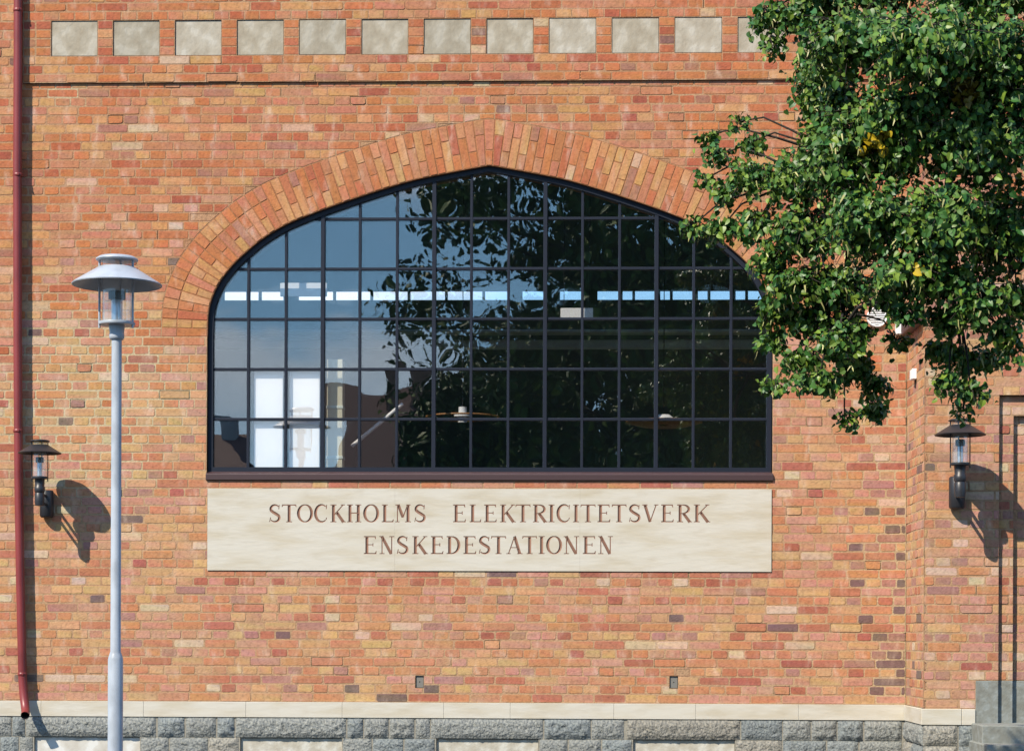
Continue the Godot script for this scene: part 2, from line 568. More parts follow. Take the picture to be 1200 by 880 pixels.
# Lays courses over a rectangle, clips them at holes, and adds the largest bricks as parts of their own and the rest as one.
func lay(parent: Node3D, area: Rect2, y0: float, first_row: int, xs: float, holes: Array, style: String, singles: int, keep_in := Rect2(-99, -99, 198, 198), skip: Array = []):
	var rest := G.new()
	var joints := G.new()
	var whole := []
	var row := 0
	var y := y0
	while y < area.end.y - 0.004:
		var h := minf(COURSE, area.end.y - y)
		if y + h > area.position.y + 0.004:
			var piers := style == "frieze" and row >= 3 and row <= 6          # the little piers between the panels are one header wide
			var header := piers or (row + first_row) % 2 == 1
			var step := STRETCH / 2 if header else STRETCH
			var x := xs if piers else xs + (STRETCH / 4 if header else 0.0) + rng.randf_range(-0.012, 0.012)
			x += floorf((area.position.x - x) / step) * step
			while x < area.end.x:
				var w := step
				var half := false
				var wob := 0.0 if piers else rng.randf_range(-0.006, 0.006)
				if not header and rng.randf() < 0.05: w = step / 2; half = true
				var x1 := x + w + wob
				var lo := Vector2(maxf(x, area.position.x), maxf(y, area.position.y))
				var hi := Vector2(minf(x1, area.end.x), minf(y + h, area.end.y))
				if hi.x > area.end.x - 0.03: hi.x = area.end.x
				if hi.x - lo.x > 0.012 and hi.y - lo.y > 0.01:
					var cell := Rect2(lo, hi - lo)
					var mid := lo + cell.size / 2
					var hit := []
					for q in holes:
						if q[0].intersects(cell): hit.append(q[1])
					var st := style
					var tone := tone_at(mid, st)
					var gap := rng.randf_range(0.0095, 0.0155)
					var br := [rect(lo.x + gap / 2, lo.y + gap / 2, hi.x - gap / 2, hi.y - gap / 2)]
					var cl := [rect(lo.x, lo.y, hi.x, hi.y)]
					for q in hit:
						br = clipped(br, q[1] if q is Array else q)
						cl = clipped(cl, q[0] if q is Array else q)
					joints.colour = mortar_tone(mid, st)
					var deep := -0.0028 if rng.randf() > 0.025 else -0.007
					for p in cl:
						var first := joints.v.size()
						for k in p: joints.vert(Vector3(k.x, k.y, deep), Vector3.BACK)
						var tr := Geometry2D.triangulate_polygon(p)
						for k in range(0, tr.size(), 3): joints.face(first + tr[k], first + tr[k + 1], first + tr[k + 2])
					var missing := false
					for q in skip:
						if (q as Vector2).distance_to(mid) < 0.09: missing = true
					if not missing:
						if hit.is_empty() and cell.size.y > COURSE * 0.9:
							whole.append([mid, hi.x - lo.x - gap, hi.y - lo.y - gap, tone])
						else:
							for p in br:
								if area_of(p) > 0.0004: add_brick(rest, p, 0.0, tones[tone])
				x = x1 if not half else x + w
		y += COURSE
		row += 1
	# the ones that show largest stand alone
	var order := range(whole.size())
	var score := func(k):
		var b = whole[k]
		return (1.0 if keep_in.has_point(b[0]) else 0.0) * 10.0 + b[1] * 10.0 + fmod(b[0].x * 37.7 + b[0].y * 91.3 + 900.0, 1.0) * 0.4
	var scores := whole.map(func(b): return 0.0)
	for k in order: scores[k] = score.call(k)
	order.sort_custom(func(a, b): return scores[a] > scores[b])
	for k in order.size():
		var b = whole[order[k]]
		var dz := rng.randf_range(-0.0022, 0.0012)
		if k < singles:
			var key := "%d_%d_%d_%d" % [roundi(b[1] / 0.006), roundi(b[2] / 0.004), b[3], rng.randi() % 2]
			if not brick_cache.has(key):
				var g := G.new()
				add_brick(g, worn_rect(roundi(b[1] / 0.006) * 0.006, roundi(b[2] / 0.004) * 0.004), 0.0, tones[b[3]])
				brick_cache[key] = g.mesh()
			var o := put("brick", brick_cache[key], M.brick, parent, Vector3(b[0].x, b[0].y, dz))
			o.rotation = Vector3(rng.randf_range(-0.012, 0.012), rng.randf_range(-0.006, 0.006), rng.randf_range(-0.006, 0.006))
		else:
			var p := worn_rect(b[1], b[2])
			for q in p.size(): p[q] += b[0]
			add_brick(rest, p, dz, tones[b[3]])
	if rest.v.size(): stuff(put("brickwork", rest.mesh(), M.brick, parent))
	put("mortar", joints.mesh(), M.mortar, parent)

func clipped(polys: Array, hole: PackedVector2Array) -> Array:
	var out := []
	for p in polys:
		for q in Geometry2D.clip_polygons(p, hole):
			if not Geometry2D.is_polygon_clockwise(q) and area_of(q) > 0.00005: out.append(q)
	return out

func area_of(p: PackedVector2Array) -> float:
	var s := 0.0
	for k in p.size():
		s += p[k].cross(p[(k + 1) % p.size()])
	return absf(s) / 2

func hole(poly: PackedVector2Array, grow := 0.004) -> Array:
	var lo := poly[0]
	var hi := poly[0]
	for p in poly:
		lo = lo.min(p); hi = hi.max(p)
	var wide := Geometry2D.offset_polygon(poly, grow)
	return [Rect2(lo, hi - lo).grow(grow + 0.001), [poly, wide[0] if wide.size() else poly]]

# ---------------------------------------------------------------- setting
func setting():
	var g := G.new()
	g.quad(Vector3(-1500, 0, -1500), Vector3(1500, 0, -1500), Vector3(1500, 0, 1500), Vector3(-1500, 0, 1500), Vector3.UP)
	var o := put("ground", g.mesh(), M.asphalt)
	structure(o); describe(o, "dark asphalt ground in front of the brick building")
	o = put("pavement", box_mesh(Vector3(-14, 0.002, -0.2), Vector3(14, 0.12, 6.5), 0.01), M.paving)
	structure(o); describe(o, "grey pavement along the foot of the brick wall")

func building():
	var b := thing("brick_building", "orange brick power station front with a wide arched window", "building")
	facade(b)
	pier(b)
	frieze(b)
	arch(b)
	side(b)
	plinth(b)
	window(b)
	shell(b)

const XR := 2.712          # the corner where the wall steps forward
const ZR := 0.9            # how far it steps
const XL := -7.0
const XE := 7.0
const TOP := 9.3

func facade(b: Node3D):
	var w := holder("wall", b)
	var top := at(600, 94.3, 0.02).y
	var holes := [hole(arch_outer, 0.005), hole(rect(slab_lo.x, slab_lo.y, slab_hi.x, slab_hi.y), 0.004)]
	for p in vents(): holes.append(hole(rect(p.x - 0.036, p.y - 0.052, p.x + 0.036, p.y + 0.052), 0.003))
	var y0 := WALL_BASE
	lay(w, Rect2(XL, WALL_BASE, XR - XL, top - WALL_BASE), y0, 0, at(493, 820).x, holes, "wall", 300, Rect2(-4.6, 1.1, 6.2, 5.0), [at2(608, 568.5), at2(790, 568.5)])

func pier(b: Node3D):
	var w := holder("wall", b)
	var y0 := at(600, 94.3, 0.02).y
	lay(w, Rect2(XL, y0, at(26, 60, 0.022).x - 0.004 - XL, TOP - y0), y0, 0, at(10, 60).x, [], "wall", 60, Rect2(-5.0, 6.0, 0.6, 1.0))

var slab_lo := Vector2(-3.118, 2.168)
var slab_hi := Vector2(1.600, 2.842)

func vents() -> Array:
	return [at2(491.5, 799), at2(789.8, 799.5)]

func frieze(b: Node3D):
	var f := holder("frieze", b)
	f.position = Vector3(0, 0, 0.022)
	var y0 := at(600, 94.3, 0.022).y
	var x0 := at(26, 60, 0.022).x
	var first := at(496.5, 42, 0.022).x
	var holes := []
	var yb := y0 + 3 * COURSE
	for k in range(-6, 14):
		var x := first + 0.525 * k
		if x < x0 + 0.1 or x > XR - 0.3: continue
		var w := 0.394
		var r := rect(x, yb, x + w, yb + 4 * COURSE)
		holes.append(hole(r, 0.003))
		var g := G.new()
		for t in 1: g.box(Vector3(x, yb + 0.002, -0.06), Vector3(x + w, yb + 4 * COURSE - 0.002, -0.011 + rng.randf_range(-0.003, 0.003)), 0.004)
		put("rendered_panel", g.mesh(), M["render_%d" % rng.randi_range(0, 2)], f)
	lay(f, Rect2(x0, y0, XR - x0, TOP - y0), y0, 0, first - 0.131, holes, "frieze", 300, Rect2(-4.6, 6.0, 6.6, 0.95))

func voussoir(s0: float, s1: float, r0: float, r1: float, len_tab: PackedFloat32Array) -> PackedVector2Array:
	var g := 0.0048
	var a := point_on(s0 , len_tab)
	var c := point_on(s1, len_tab)
	var p0: Vector2 = a[0] + a[1] * (r0 + g)
	var p1: Vector2 = c[0] + c[1] * (r0 + g)
	var q0: Vector2 = a[0] + a[1] * (r1 - g)
	var q1: Vector2 = c[0] + c[1] * (r1 - g)
	var t0 := (p1 - p0).normalized() * g
	var t1 := (q1 - q0).normalized() * g
	p0 += t0; p1 -= t0; q0 += t1; q1 -= t1
	var out := PackedVector2Array()
	for pr in [[p0, q0, p1], [p1, p0, q1], [q1, p1, q0], [q0, q1, p0]]:
		out.append(pr[0].move_toward(pr[1], rng.randf_range(0.002, 0.006)))
		out.append(pr[0].move_toward(pr[2], rng.randf_range(0.002, 0.006)))
	return out

func point_on(s: float, tab: PackedFloat32Array) -> Array:
	var k := 0
	while k < tab.size() - 2 and tab[k + 1] < s: k += 1
	var f := clampf((s - tab[k]) / maxf(tab[k + 1] - tab[k], 1e-6), 0.0, 1.0)
	return [intrados[k].lerp(intrados[k + 1], f), curve_normal(k).lerp(curve_normal(k + 1), f).normalized()]

func arch(b: Node3D):
	var a := holder("arch", b)
	var tab := PackedFloat32Array([0.0])
	for k in range(1, intrados.size()): tab.append(tab[k - 1] + intrados[k].distance_to(intrados[k - 1]))
	# spaced evenly along the middle of the ring
	var mid := offset_curve(0.15)
	var mt := PackedFloat32Array([0.0])
	for k in range(1, mid.size()): mt.append(mt[k - 1] + mid[k].distance_to(mid[k - 1]))
	var total := mt[-1]
	var n := roundi(total / 0.0715)
	var cuts := []
	for k in n + 1:
		var m := total * k / n
		var j := 0
		while j < mt.size() - 2 and mt[j + 1] < m: j += 1
		cuts.append(lerpf(tab[j], tab[j + 1], (m - mt[j]) / maxf(mt[j + 1] - mt[j], 1e-6)))
	for k in n:
		var nm: Vector2 = point_on((cuts[k] + cuts[k + 1]) / 2, tab)[1]
		var bands := [[0.0, 0.258], [0.258, 0.388]] if k % 2 == 0 else [[0.0, 0.13], [0.13, 0.388]]
		if absf(nm.x) > 0.52: bands = [[0.0, 0.258], [0.258, 0.388]] if k % 2 == 0 else [[0.0, 0.13], [0.13, 0.258], [0.258, 0.388]]
		for s in bands:
			var p := voussoir(cuts[k], cuts[k + 1], s[0], s[1], tab)
			var c := Vector2.ZERO
			for q in p: c += q / p.size()
			for q in p.size(): p[q] -= c
			var g := G.new()
			add_brick(g, p, 0.0, tones[tone_at(c, "arch")], 0.075)
			put("brick", g.mesh(), M.brick, a, Vector3(c.x, c.y, rng.randf_range(-0.001, 0.002)))
	var ring := intrados.duplicate()
	var outer := offset_curve(0.3895)
	outer.reverse()
	var g := G.new()
	g.colour = seen(190, 128, 84)
	for k in intrados.size() - 1:
		var p := intrados[k]; var q := intrados[k + 1]
		var po := outer[outer.size() - 1 - k]; var qo := outer[outer.size() - 2 - k]
		g.quad(Vector3(p.x, p.y, -0.0030), Vector3(q.x, q.y, -0.0030), Vector3(qo.x, qo.y, -0.0030), Vector3(po.x, po.y, -0.0030), Vector3.BACK)
		g.quad(Vector3(p.x, p.y, -0.0030), Vector3(q.x, q.y, -0.0030), Vector3(q.x, q.y, -0.075), Vector3(p.x, p.y, -0.075))
	put("mortar", g.mesh(), M.mortar, a)

func side(b: Node3D):
	# the face that turns forward at the corner
	var r := holder("return_wall", b, Vector3(XR, 0, 0))
	r.rotation.y = -PI / 2
	lay(r, Rect2(0, WALL_BASE, ZR, TOP - WALL_BASE), WALL_BASE, 1, 0.0, [], "return", 300, Rect2(0, 1, 1, 4))
	# the wall beside it, with a doorway set back in two steps
	var s := holder("side_wall", b, Vector3(0, 0, ZR))
	var p1 := at2(1172, 463, ZR)
	var p2 := at2(1190, 486.5, ZR)
	var base := at2(1144, 797.5, ZR)
	var foot := at2(1144, 848.5, ZR).y
	var outer_ := rect(p1.x, foot - 1.5, p1.x + 2.2, p1.y)
	var inner_ := rect(p2.x, foot - 1.5, p2.x + 1.96, p2.y)
	var hy := WALL_BASE - 0.004
	lay(s, Rect2(XR, hy, XE - XR, TOP - hy), hy, 0, XR + 0.02, [hole(outer_, 0.001), hole(rect(base.x, foot - 0.2, p1.x + 0.3, base.y), 0.004)], "side", 300, Rect2(XR, 1, 1.1, 3.2))
	var s2 := holder("doorway_step", b, Vector3(0, 0, ZR - 0.042))
	lay(s2, Rect2(p1.x, base.y, 2.2, p1.y - base.y), hy, 0, XR + 0.09, [hole(inner_, 0.001)], "side", 60)
	var s3 := holder("doorway_step", b, Vector3(0, 0, ZR - 0.092))
	lay(s3, Rect2(p2.x, base.y, 0.6, p2.y - base.y), hy, 1, XR + 0.03, [], "side", 60)
	for k in [[base.x, p1.x, 0.003], [p1.x, p2.x, -0.039], [p2.x, p2.x + 0.6, -0.089]]:
		put("granite_base", box_mesh(Vector3(k[0], foot, ZR - 0.3), Vector3(k[1], base.y - 0.003, ZR + k[2]), 0.004), M.step_stone, b)
	var g := G.new()
	g.box(Vector3(XR + 0.012, 0.0, 0.0), Vector3(p1.x - 0.006, TOP, ZR - 0.012))
	g.box(Vector3(p1.x - 0.006, p1.y + 0.006, 0.0), Vector3(XE, TOP, ZR - 0.012))
	g.box(Vector3(p1.x + 2.2, 0.0, 0.0), Vector3(XE, p1.y + 0.006, ZR - 0.012))
	g.box(Vector3(p1.x - 0.006, 0.0, 0.0), Vector3(p2.x - 0.006, p1.y + 0.006, ZR - 0.054))
	g.box(Vector3(p2.x - 0.006, p2.y + 0.006, 0.0), Vector3(p1.x + 2.2, p1.y + 0.006, ZR - 0.054))
	g.box(Vector3(p2.x - 0.006, 0.0, 0.0), Vector3(p1.x + 2.2, p2.y + 0.006, ZR - 0.104))
	put("masonry", g.mesh(), M.core, b)
	var d := put("door", box_mesh(Vector3(p2.x + 0.6, foot, ZR - 0.104), Vector3(p1.x + 2.0, p2.y - 0.2, ZR - 0.06), 0.006), M.plum_metal, b)

func granite_block(x0: float, x1: float, y0: float, y1: float, amp: float, c: Color) -> ArrayMesh:
	var g := G.new()
	var nx := clampi(roundi((x1 - x0) / 0.022), 4, 46)
	var ny := clampi(roundi((y1 - y0) / 0.020), 4, 24)
	var n := FastNoiseLite.new()
	n.seed = rng.randi() % 10000
	n.frequency = 11.0
	n.fractal_octaves = 4
	n.fractal_type = FastNoiseLite.FRACTAL_RIDGED
	var hgt := []
	for j in ny + 1:
		for i in nx + 1:
			var u := float(i) / nx
			var v := float(j) / ny
			var e := minf(minf(u * (x1 - x0), (1 - u) * (x1 - x0)), minf(v * (y1 - y0), (1 - v) * (y1 - y0)))
			var k := smoothstep(0.0, 0.03, e)
			hgt.append(0.006 + amp * k * (0.6 + 0.8 * n.get_noise_2d(u * (x1 - x0), v * (y1 - y0) * 1.3)) + rng.randf_range(-0.0015, 0.0015))
	var first := g.v.size()
	for j in ny + 1:
		for i in nx + 1:
			var x := lerpf(x0, x1, float(i) / nx)
			var y := lerpf(y0, y1, float(j) / ny)
			var h: float = hgt[j * (nx + 1) + i]
			var hx: float = hgt[j * (nx + 1) + mini(i + 1, nx)] - hgt[j * (nx + 1) + maxi(i - 1, 0)]
			var hv: float = hgt[mini(j + 1, ny) * (nx + 1) + i] - hgt[maxi(j - 1, 0) * (nx + 1) + i]
			g.colour = c * rng.randf_range(0.9, 1.06)
			g.vert(Vector3(x, y, h), Vector3(-hx / 0.044, -hv / 0.04, 1).normalized())
	for j in ny:
		for i in nx:
			var a := first + j * (nx + 1) + i
			g.face(a, a + 1, a + nx + 1); g.face(a + 1, a + nx + 2, a + nx + 1)
	# sides back into the wall
	for j in ny:
		for e in [[0, Vector3.LEFT, x0], [nx, Vector3.RIGHT, x1]]:
			var a := first + j * (nx + 1) + int(e[0])
			var p := g.v[a]; var q := g.v[a + nx + 1]
			g.quad(p, q, Vector3(e[2], q.y, -0.06), Vector3(e[2], p.y, -0.06), e[1])
	for i in nx:
		for e in [[0, Vector3.DOWN, y0], [ny, Vector3.UP, y1]]:
			var a := first + int(e[0]) * (nx + 1) + i
			var p := g.v[a]; var q := g.v[a + 1]
			g.quad(p, q, Vector3(q.x, e[2], -0.06), Vector3(p.x, e[2], -0.06), e[1])
	return g.mesh()

func plinth(b: Node3D):
	var yb := at(600, 842.3).y                  # underside of the limestone
	var y2 := at(600, 866.0).y                  # between the two granite courses
	var l := holder("limestone_course", b)
	var xs := [-400, -280, -160, -40, 48, 168, 288, 401, 520, 598, 719.5, 815.5, 936, 1059.5]
	for k in xs.size() - 1:
		var x0 := at(xs[k], 832).x + 0.0006
		var x1 := at(xs[k + 1], 832).x - 0.0006
		if k == xs.size() - 2: x1 = XR - 0.001
		put("limestone_block", box_mesh(Vector3(x0, yb + 0.002, -0.1), Vector3(x1, WALL_BASE - 0.002, 0.016 + rng.randf_range(-0.001, 0.001)), 0.002), M.limestone, l)
	var yr := at(1110, 832.5, ZR).y
	var ybr := at(1110, 848.5, ZR).y
	put("limestone_block", box_mesh(Vector3(XR - 0.016, yb + 0.002, 0.018), Vector3(XR + 0.3, WALL_BASE - 0.004, ZR + 0.0155), 0.004), M.limestone, l)
	put("limestone_block", box_mesh(Vector3(XR + 0.302, yb + 0.002, 0.1), Vector3(at(1143.6, 840, ZR).x, WALL_BASE - 0.005, ZR + 0.0145), 0.004), M.limestone, l)
	var gr := holder("granite_plinth", b)
	var tops := [[-390, -262], [-260, -180], [-178, -128], [-126, -80], [-78, -40], [-38, -14], [-12, 12.5], [14, 28.5], [30, 182], [184.5, 215.5], [217.5, 252.5], [254.5, 274], [276, 405], [407, 425], [426.5, 455], [456.5, 485], [487, 503.5], [505, 636], [638, 692], [693.5, 731], [735, 867], [869, 916.5], [918, 950], [951.5, 980.5], [982, 1011.5], [1013.5, 1057]]
	for t in tops:
		granite(gr, t[0], t[1], y2 + 0.004, yb - 0.002, 0.026)
	var lows := [[-390, -330], [-328, -280], [-278, -232], [-108, -70], [-68, -30], [-28, -1], [0, 21], [23, 37.5], [164.5, 197], [199, 243], [245, 279], [402, 435], [437, 472], [474, 509], [632.5, 665], [667, 704], [706, 740], [863, 916], [918, 968], [970, 1006], [1008, 1057]]
	for t in lows:
		granite(gr, t[0], t[1], y2 - 0.215, y2 - 0.003, 0.022)
		granite(gr, t[0], t[1], y2 - 0.44, y2 - 0.219, 0.030)
	# dressed stones round the corner and under the side wall
	var sx := [[1081, 1122], [1124, 1143]]
	for k in sx.size():
		var x0 := at(sx[k][0], 860, ZR).x if k else XR + 0.001
		var x1 := at(sx[k][1], 860, ZR).x
		put("granite_block", granite_block(x0, x1, y2 + 0.01, yb - 0.002, 0.03, granite_tone()), M.granite, gr, Vector3(0, 0, ZR))
		put("granite_block", granite_block(x0, x1, y2 - 0.3, y2 + 0.004, 0.03, granite_tone()), M.granite, gr, Vector3(0, 0, ZR))
	for y in [[y2 + 0.01, yb - 0.002], [y2 - 0.3, y2 + 0.004]]:
		for z in [[0.03, 0.44], [0.448, ZR - 0.002]]:
			var o := put("granite_block", granite_block(z[0], z[1], y[0], y[1], 0.03, granite_tone()), M.granite, gr, Vector3(XR, 0, 0))
			o.rotation.y = -PI / 2
	# basement openings closed with pale boards, then the stone behind all of it
	var wins := [[-232, -108], [39.5, 163.5], [281, 400.5], [511, 631], [742, 861.5]]
	var back := G.new()
	var last := XL
	for k in wins.size():
		var x0 := at(wins[k][0], 875).x
		var x1 := at(wins[k][1], 875).x
		var o := put("basement_board", box_mesh(Vector3(x0, 0.2, -0.12), Vector3(x1, y2 - 0.004, -0.022), 0.003), M.hatch_paint if k == 1 else M.board_paint, b)
		back.box(Vector3(last, 0.0, -0.35), Vector3(x0, yb, 0.003))
		last = x1
	back.box(Vector3(last, 0.0, -0.35), Vector3(XR, yb, 0.003))
	back.box(Vector3(XL, y2, -0.349), Vector3(XR, yb - 0.003, 0.0015))
	back.box(Vector3(XL, 0.0, -0.36), Vector3(XR, 0.6, -0.30))
	back.box(Vector3(XR + 0.004, 0.0, -0.1), Vector3(at(1144, 860, ZR).x, yb - 0.003, ZR + 0.002))
	put("plinth_backing", back.mesh(), M.granite_joint, gr)

func granite_tone() -> Color:
	var k := rng.randf()
	var c := seen(180, 180, 172) if k < 0.5 else (seen(166, 171, 168) if k < 0.82 else seen(190, 183, 168))
	return c * rng.randf_range(0.9, 1.06)

func granite(gr: Node3D, p0: float, p1: float, y0: float, y1: float, amp: float):
	var x0 := at(p0, 855).x
	var x1 := minf(at(p1, 855).x, XR - 0.02)
	put("granite_block", granite_block(x0, x1, y0, y1, amp * rng.randf_range(0.75, 1.2), granite_tone()), M.granite, gr)

func inset_opening(d: float) -> PackedVector2Array:
	return Geometry2D.offset_polygon(opening, -d)[0]

func window(b: Node3D):
	var w := holder("window", b)
	var zf := -0.042
	var sill_top := at(573, 553.0, -0.04).y
	# the frame: a band that follows the opening
	var o1 := inset_opening(0.004)
	var o2 := inset_opening(0.044)
	var cut := rect(-10, 0, 10, sill_top - 0.004)
	o1 = Geometry2D.clip_polygons(o1, cut)[0]
	o2 = Geometry2D.clip_polygons(o2, rect(-10, 0, 10, sill_top + 0.038))[0]
	var c := CSGPolygon3D.new()
	c.name = "frame"
	c.polygon = o1; c.depth = 0.075; c.material = M.frame_paint
	var c2 := CSGPolygon3D.new()
	c2.name = "frame_opening"
	c2.polygon = o2; c2.depth = 0.2; c2.operation = CSGShape3D.OPERATION_SUBTRACTION; c2.material = M.frame_paint
	c2.position.z = 0.05
	c.add_child(c2)
	c.position.z = zf
	w.add_child(c, true)
	# bars
	var vx := [290.4, 334.4, 377.7, 421.0, 464.7, 508.2, 551.9, 595.5, 638.6, 682.2, 725.8, 769.2, 813.0, 857.0]
	var hy := [255.9, 314.6, 373.5, 432.4, 491.2]
	var zb := -0.058
	var xcol := [o2[0].x]
	var lo := o2[0]; var hi := o2[0]
	for p in o2: lo = lo.min(p); hi = hi.max(p)
	var cols := [lo.x]
	for k in vx.size():
		var x := at(vx[k], 440, zb).x
		var wd := 0.017 if k % 3 == 2 else 0.0115
		cols.append(x)
		var y1 := top_at(o2, x)
		var g := G.new()
		g.box(Vector3(x - wd, lo.y - 0.01, zb - 0.05), Vector3(x + wd, y1 + 0.012, zb + (0.012 if k % 3 == 2 else 0.0)), 0.003)
		put("mullion" if k % 3 == 2 else "glazing_bar", g.mesh(), M.frame_paint, w)
	cols.append(hi.x)
	var rows := [hi.y]
	for k in hy.size():
		var y := at(573, hy[k], zb).y
		rows.append(y)
		var sp := span_at(o2, y)
		put("transom", box_mesh(Vector3(sp.x - 0.012, y - 0.0115, zb - 0.046), Vector3(sp.y + 0.012, y + 0.0115, zb - 0.002), 0.003), M.frame_paint, w)
	rows.append(lo.y)
	# panes: three sheets each, every one set a hair out of true
	for i in cols.size() - 1:
		for j in rows.size() - 1:
			var r := rect(cols[i], rows[j + 1], cols[i + 1], rows[j])
			for p in Geometry2D.intersect_polygons(r, o2):
				if area_of(p) < 0.004: continue
				var mid := Vector2.ZERO
				for q in p: mid += q / p.size()
				var pp := PackedVector2Array()
				for q in p: pp.append(q - mid)
				var g := G.new()
				for k in 4: g.plate(pp, -0.003 - 0.010 * k - 0.003, -0.010 * k - 0.003)
				var o := put("pane", g.mesh(), M.glass, w, Vector3(mid.x, mid.y, zb - 0.008))
				o.rotation = Vector3(rng.randf_range(-1, 1) * 0.0042, rng.randf_range(-1, 1) * 0.0050, 0)
	# the metal sill, turned down at its front
	var sl := at2(240.5, 563.8, 0.02)
	var sr := at2(906.5, 564.2, 0.02)
	var g := G.new()
	g.plate(PackedVector2Array([Vector2(-0.13, sill_top + 0.004), Vector2(-0.042, sill_top), Vector2(0.016, sill_top - 0.022), Vector2(0.020, sill_top - 0.028), Vector2(0.020, sl.y + 0.014), Vector2(0.014, sl.y + 0.010), Vector2(-0.13, sl.y + 0.002)]), sl.x, sr.x)
	var t := put("sill", turned(g), M.sill_paint, w)

func turned(g: G) -> ArrayMesh:                 # a profile drawn in (z, y) and extruded along x
	for k in g.v.size():
		g.v[k] = Vector3(g.v[k].z, g.v[k].y, g.v[k].x)
		g.n[k] = Vector3(g.n[k].z, g.n[k].y, g.n[k].x)
	for k in range(0, g.i.size(), 3):
		var s := g.i[k + 1]; g.i[k + 1] = g.i[k + 2]; g.i[k + 2] = s
	return g.mesh()

func top_at(poly: PackedVector2Array, x: float) -> float:
	var best := -99.0
	for k in poly.size():
		var p := poly[k]; var q := poly[(k + 1) % poly.size()]
		if (p.x - x) * (q.x - x) <= 0.0 and absf(p.x - q.x) > 1e-6:
			best = maxf(best, lerpf(p.y, q.y, (x - p.x) / (q.x - p.x)))
	return best

func span_at(poly: PackedVector2Array, y: float) -> Vector2:
	var s := Vector2(99, -99)
	for k in poly.size():
		var p := poly[k]; var q := poly[(k + 1) % poly.size()]
		if (p.y - y) * (q.y - y) <= 0.0 and absf(p.y - q.y) > 1e-6:
			var x := lerpf(p.x, q.x, (y - p.y) / (q.y - p.y))
			s = Vector2(minf(s.x, x), maxf(s.y, x))
	return s

func shell(b: Node3D):
	# the masonry behind the facing bricks, with the window cut out of it
	var c := CSGBox3D.new()
	c.name = "masonry"
	c.size = Vector3(XR + 0.4 - XL, TOP - WALL_BASE + 0.05, 0.40)
	c.position = Vector3((XR + 0.4 + XL) / 2, (TOP + WALL_BASE - 0.05) / 2, -0.012 - 0.20)
	c.material = M.core
	var cut := CSGPolygon3D.new()
	cut.name = "cut"
	cut.polygon = Geometry2D.offset_polygon(opening, 0.006)[0]
	cut.depth = 1.0
	cut.operation = CSGShape3D.OPERATION_SUBTRACTION
	cut.position = Vector3(-c.position.x, -c.position.y, 0.5)
	cut.material = M.core
	c.add_child(cut)
	for p in vents():
		var v := CSGBox3D.new()
		v.name = "cut"
		v.size = Vector3(0.074, 0.106, 0.3)
		v.position = Vector3(p.x - c.position.x, p.y - c.position.y, 0.25)
		v.operation = CSGShape3D.OPERATION_SUBTRACTION
		v.material = M.core
		c.add_child(v, true)
	b.add_child(c, true)
	# other walls and the roof
	var zb := -9.4
	var g := G.new()
	g.box(Vector3(XL, 0, zb), Vector3(XL + 0.3, TOP, -0.42))
	g.box(Vector3(XR + 0.2, 0, zb), Vector3(XR + 0.5, TOP, -0.42))
	var ys := at(573, 351.5, zb + 0.3).y
	var yt := at(573, 340.5, zb + 0.3).y
	g.box(Vector3(XL, 0, zb + 0.22), Vector3(XR + 0.5, ys, zb + 0.3))
	g.box(Vector3(XL, yt, zb + 0.22), Vector3(XR + 0.5, TOP, zb + 0.3))
	var x := XL
	while x < XR + 0.4:
		g.box(Vector3(x, ys, zb + 0.23), Vector3(x + 0.035, yt, zb + 0.29))
		g.box(Vector3(x + 0.32, ys, zb + 0.23), Vector3(x + 0.355, yt, zb + 0.29))
		if rng.randf() < 0.22: g.box(Vector3(x + 0.355, ys, zb + 0.235), Vector3(x + 0.478, yt, zb + 0.285))
		x += 0.478
	put("back_wall", g.mesh(), M.room_paint, b)
	put("inner_floor", box_mesh(Vector3(XL + 0.3, 1.0, zb + 0.3), Vector3(XR + 0.2, 1.2, -0.42)), M.board_paint, b)
	g = G.new()
	g.box(Vector3(XL, TOP, -2.8), Vector3(XE, TOP + 0.2, -0.02))
	g.box(Vector3(XL, TOP, zb), Vector3(XE, TOP + 0.2, -4.4))
	g.box(Vector3(XL, TOP, -4.4), Vector3(XL + 1.5, TOP + 0.2, -2.8))
	g.box(Vector3(XR - 1.0, TOP, -4.4), Vector3(XE, TOP + 0.2, -2.8))
	put("roof", g.mesh(), M.room_paint, b)

# ---------------------------------------------------------------- the inscription
func stroke(out: Array, pts: Array, w0: float, w1: float = -1.0, wm: float = -1.0):
	if w1 < 0.0: w1 = w0
	out.append([pts, w0, w1, wm])

func arc(cx: float, cy: float, rx: float, ry: float, a0: float, a1: float, n := 9) -> Array:
	var o := []
	for k in n + 1:
		var a := deg_to_rad(lerpf(a0, a1, float(k) / n))
		o.append(Vector2(cx + rx * cos(a), cy + ry * sin(a)))
	return o

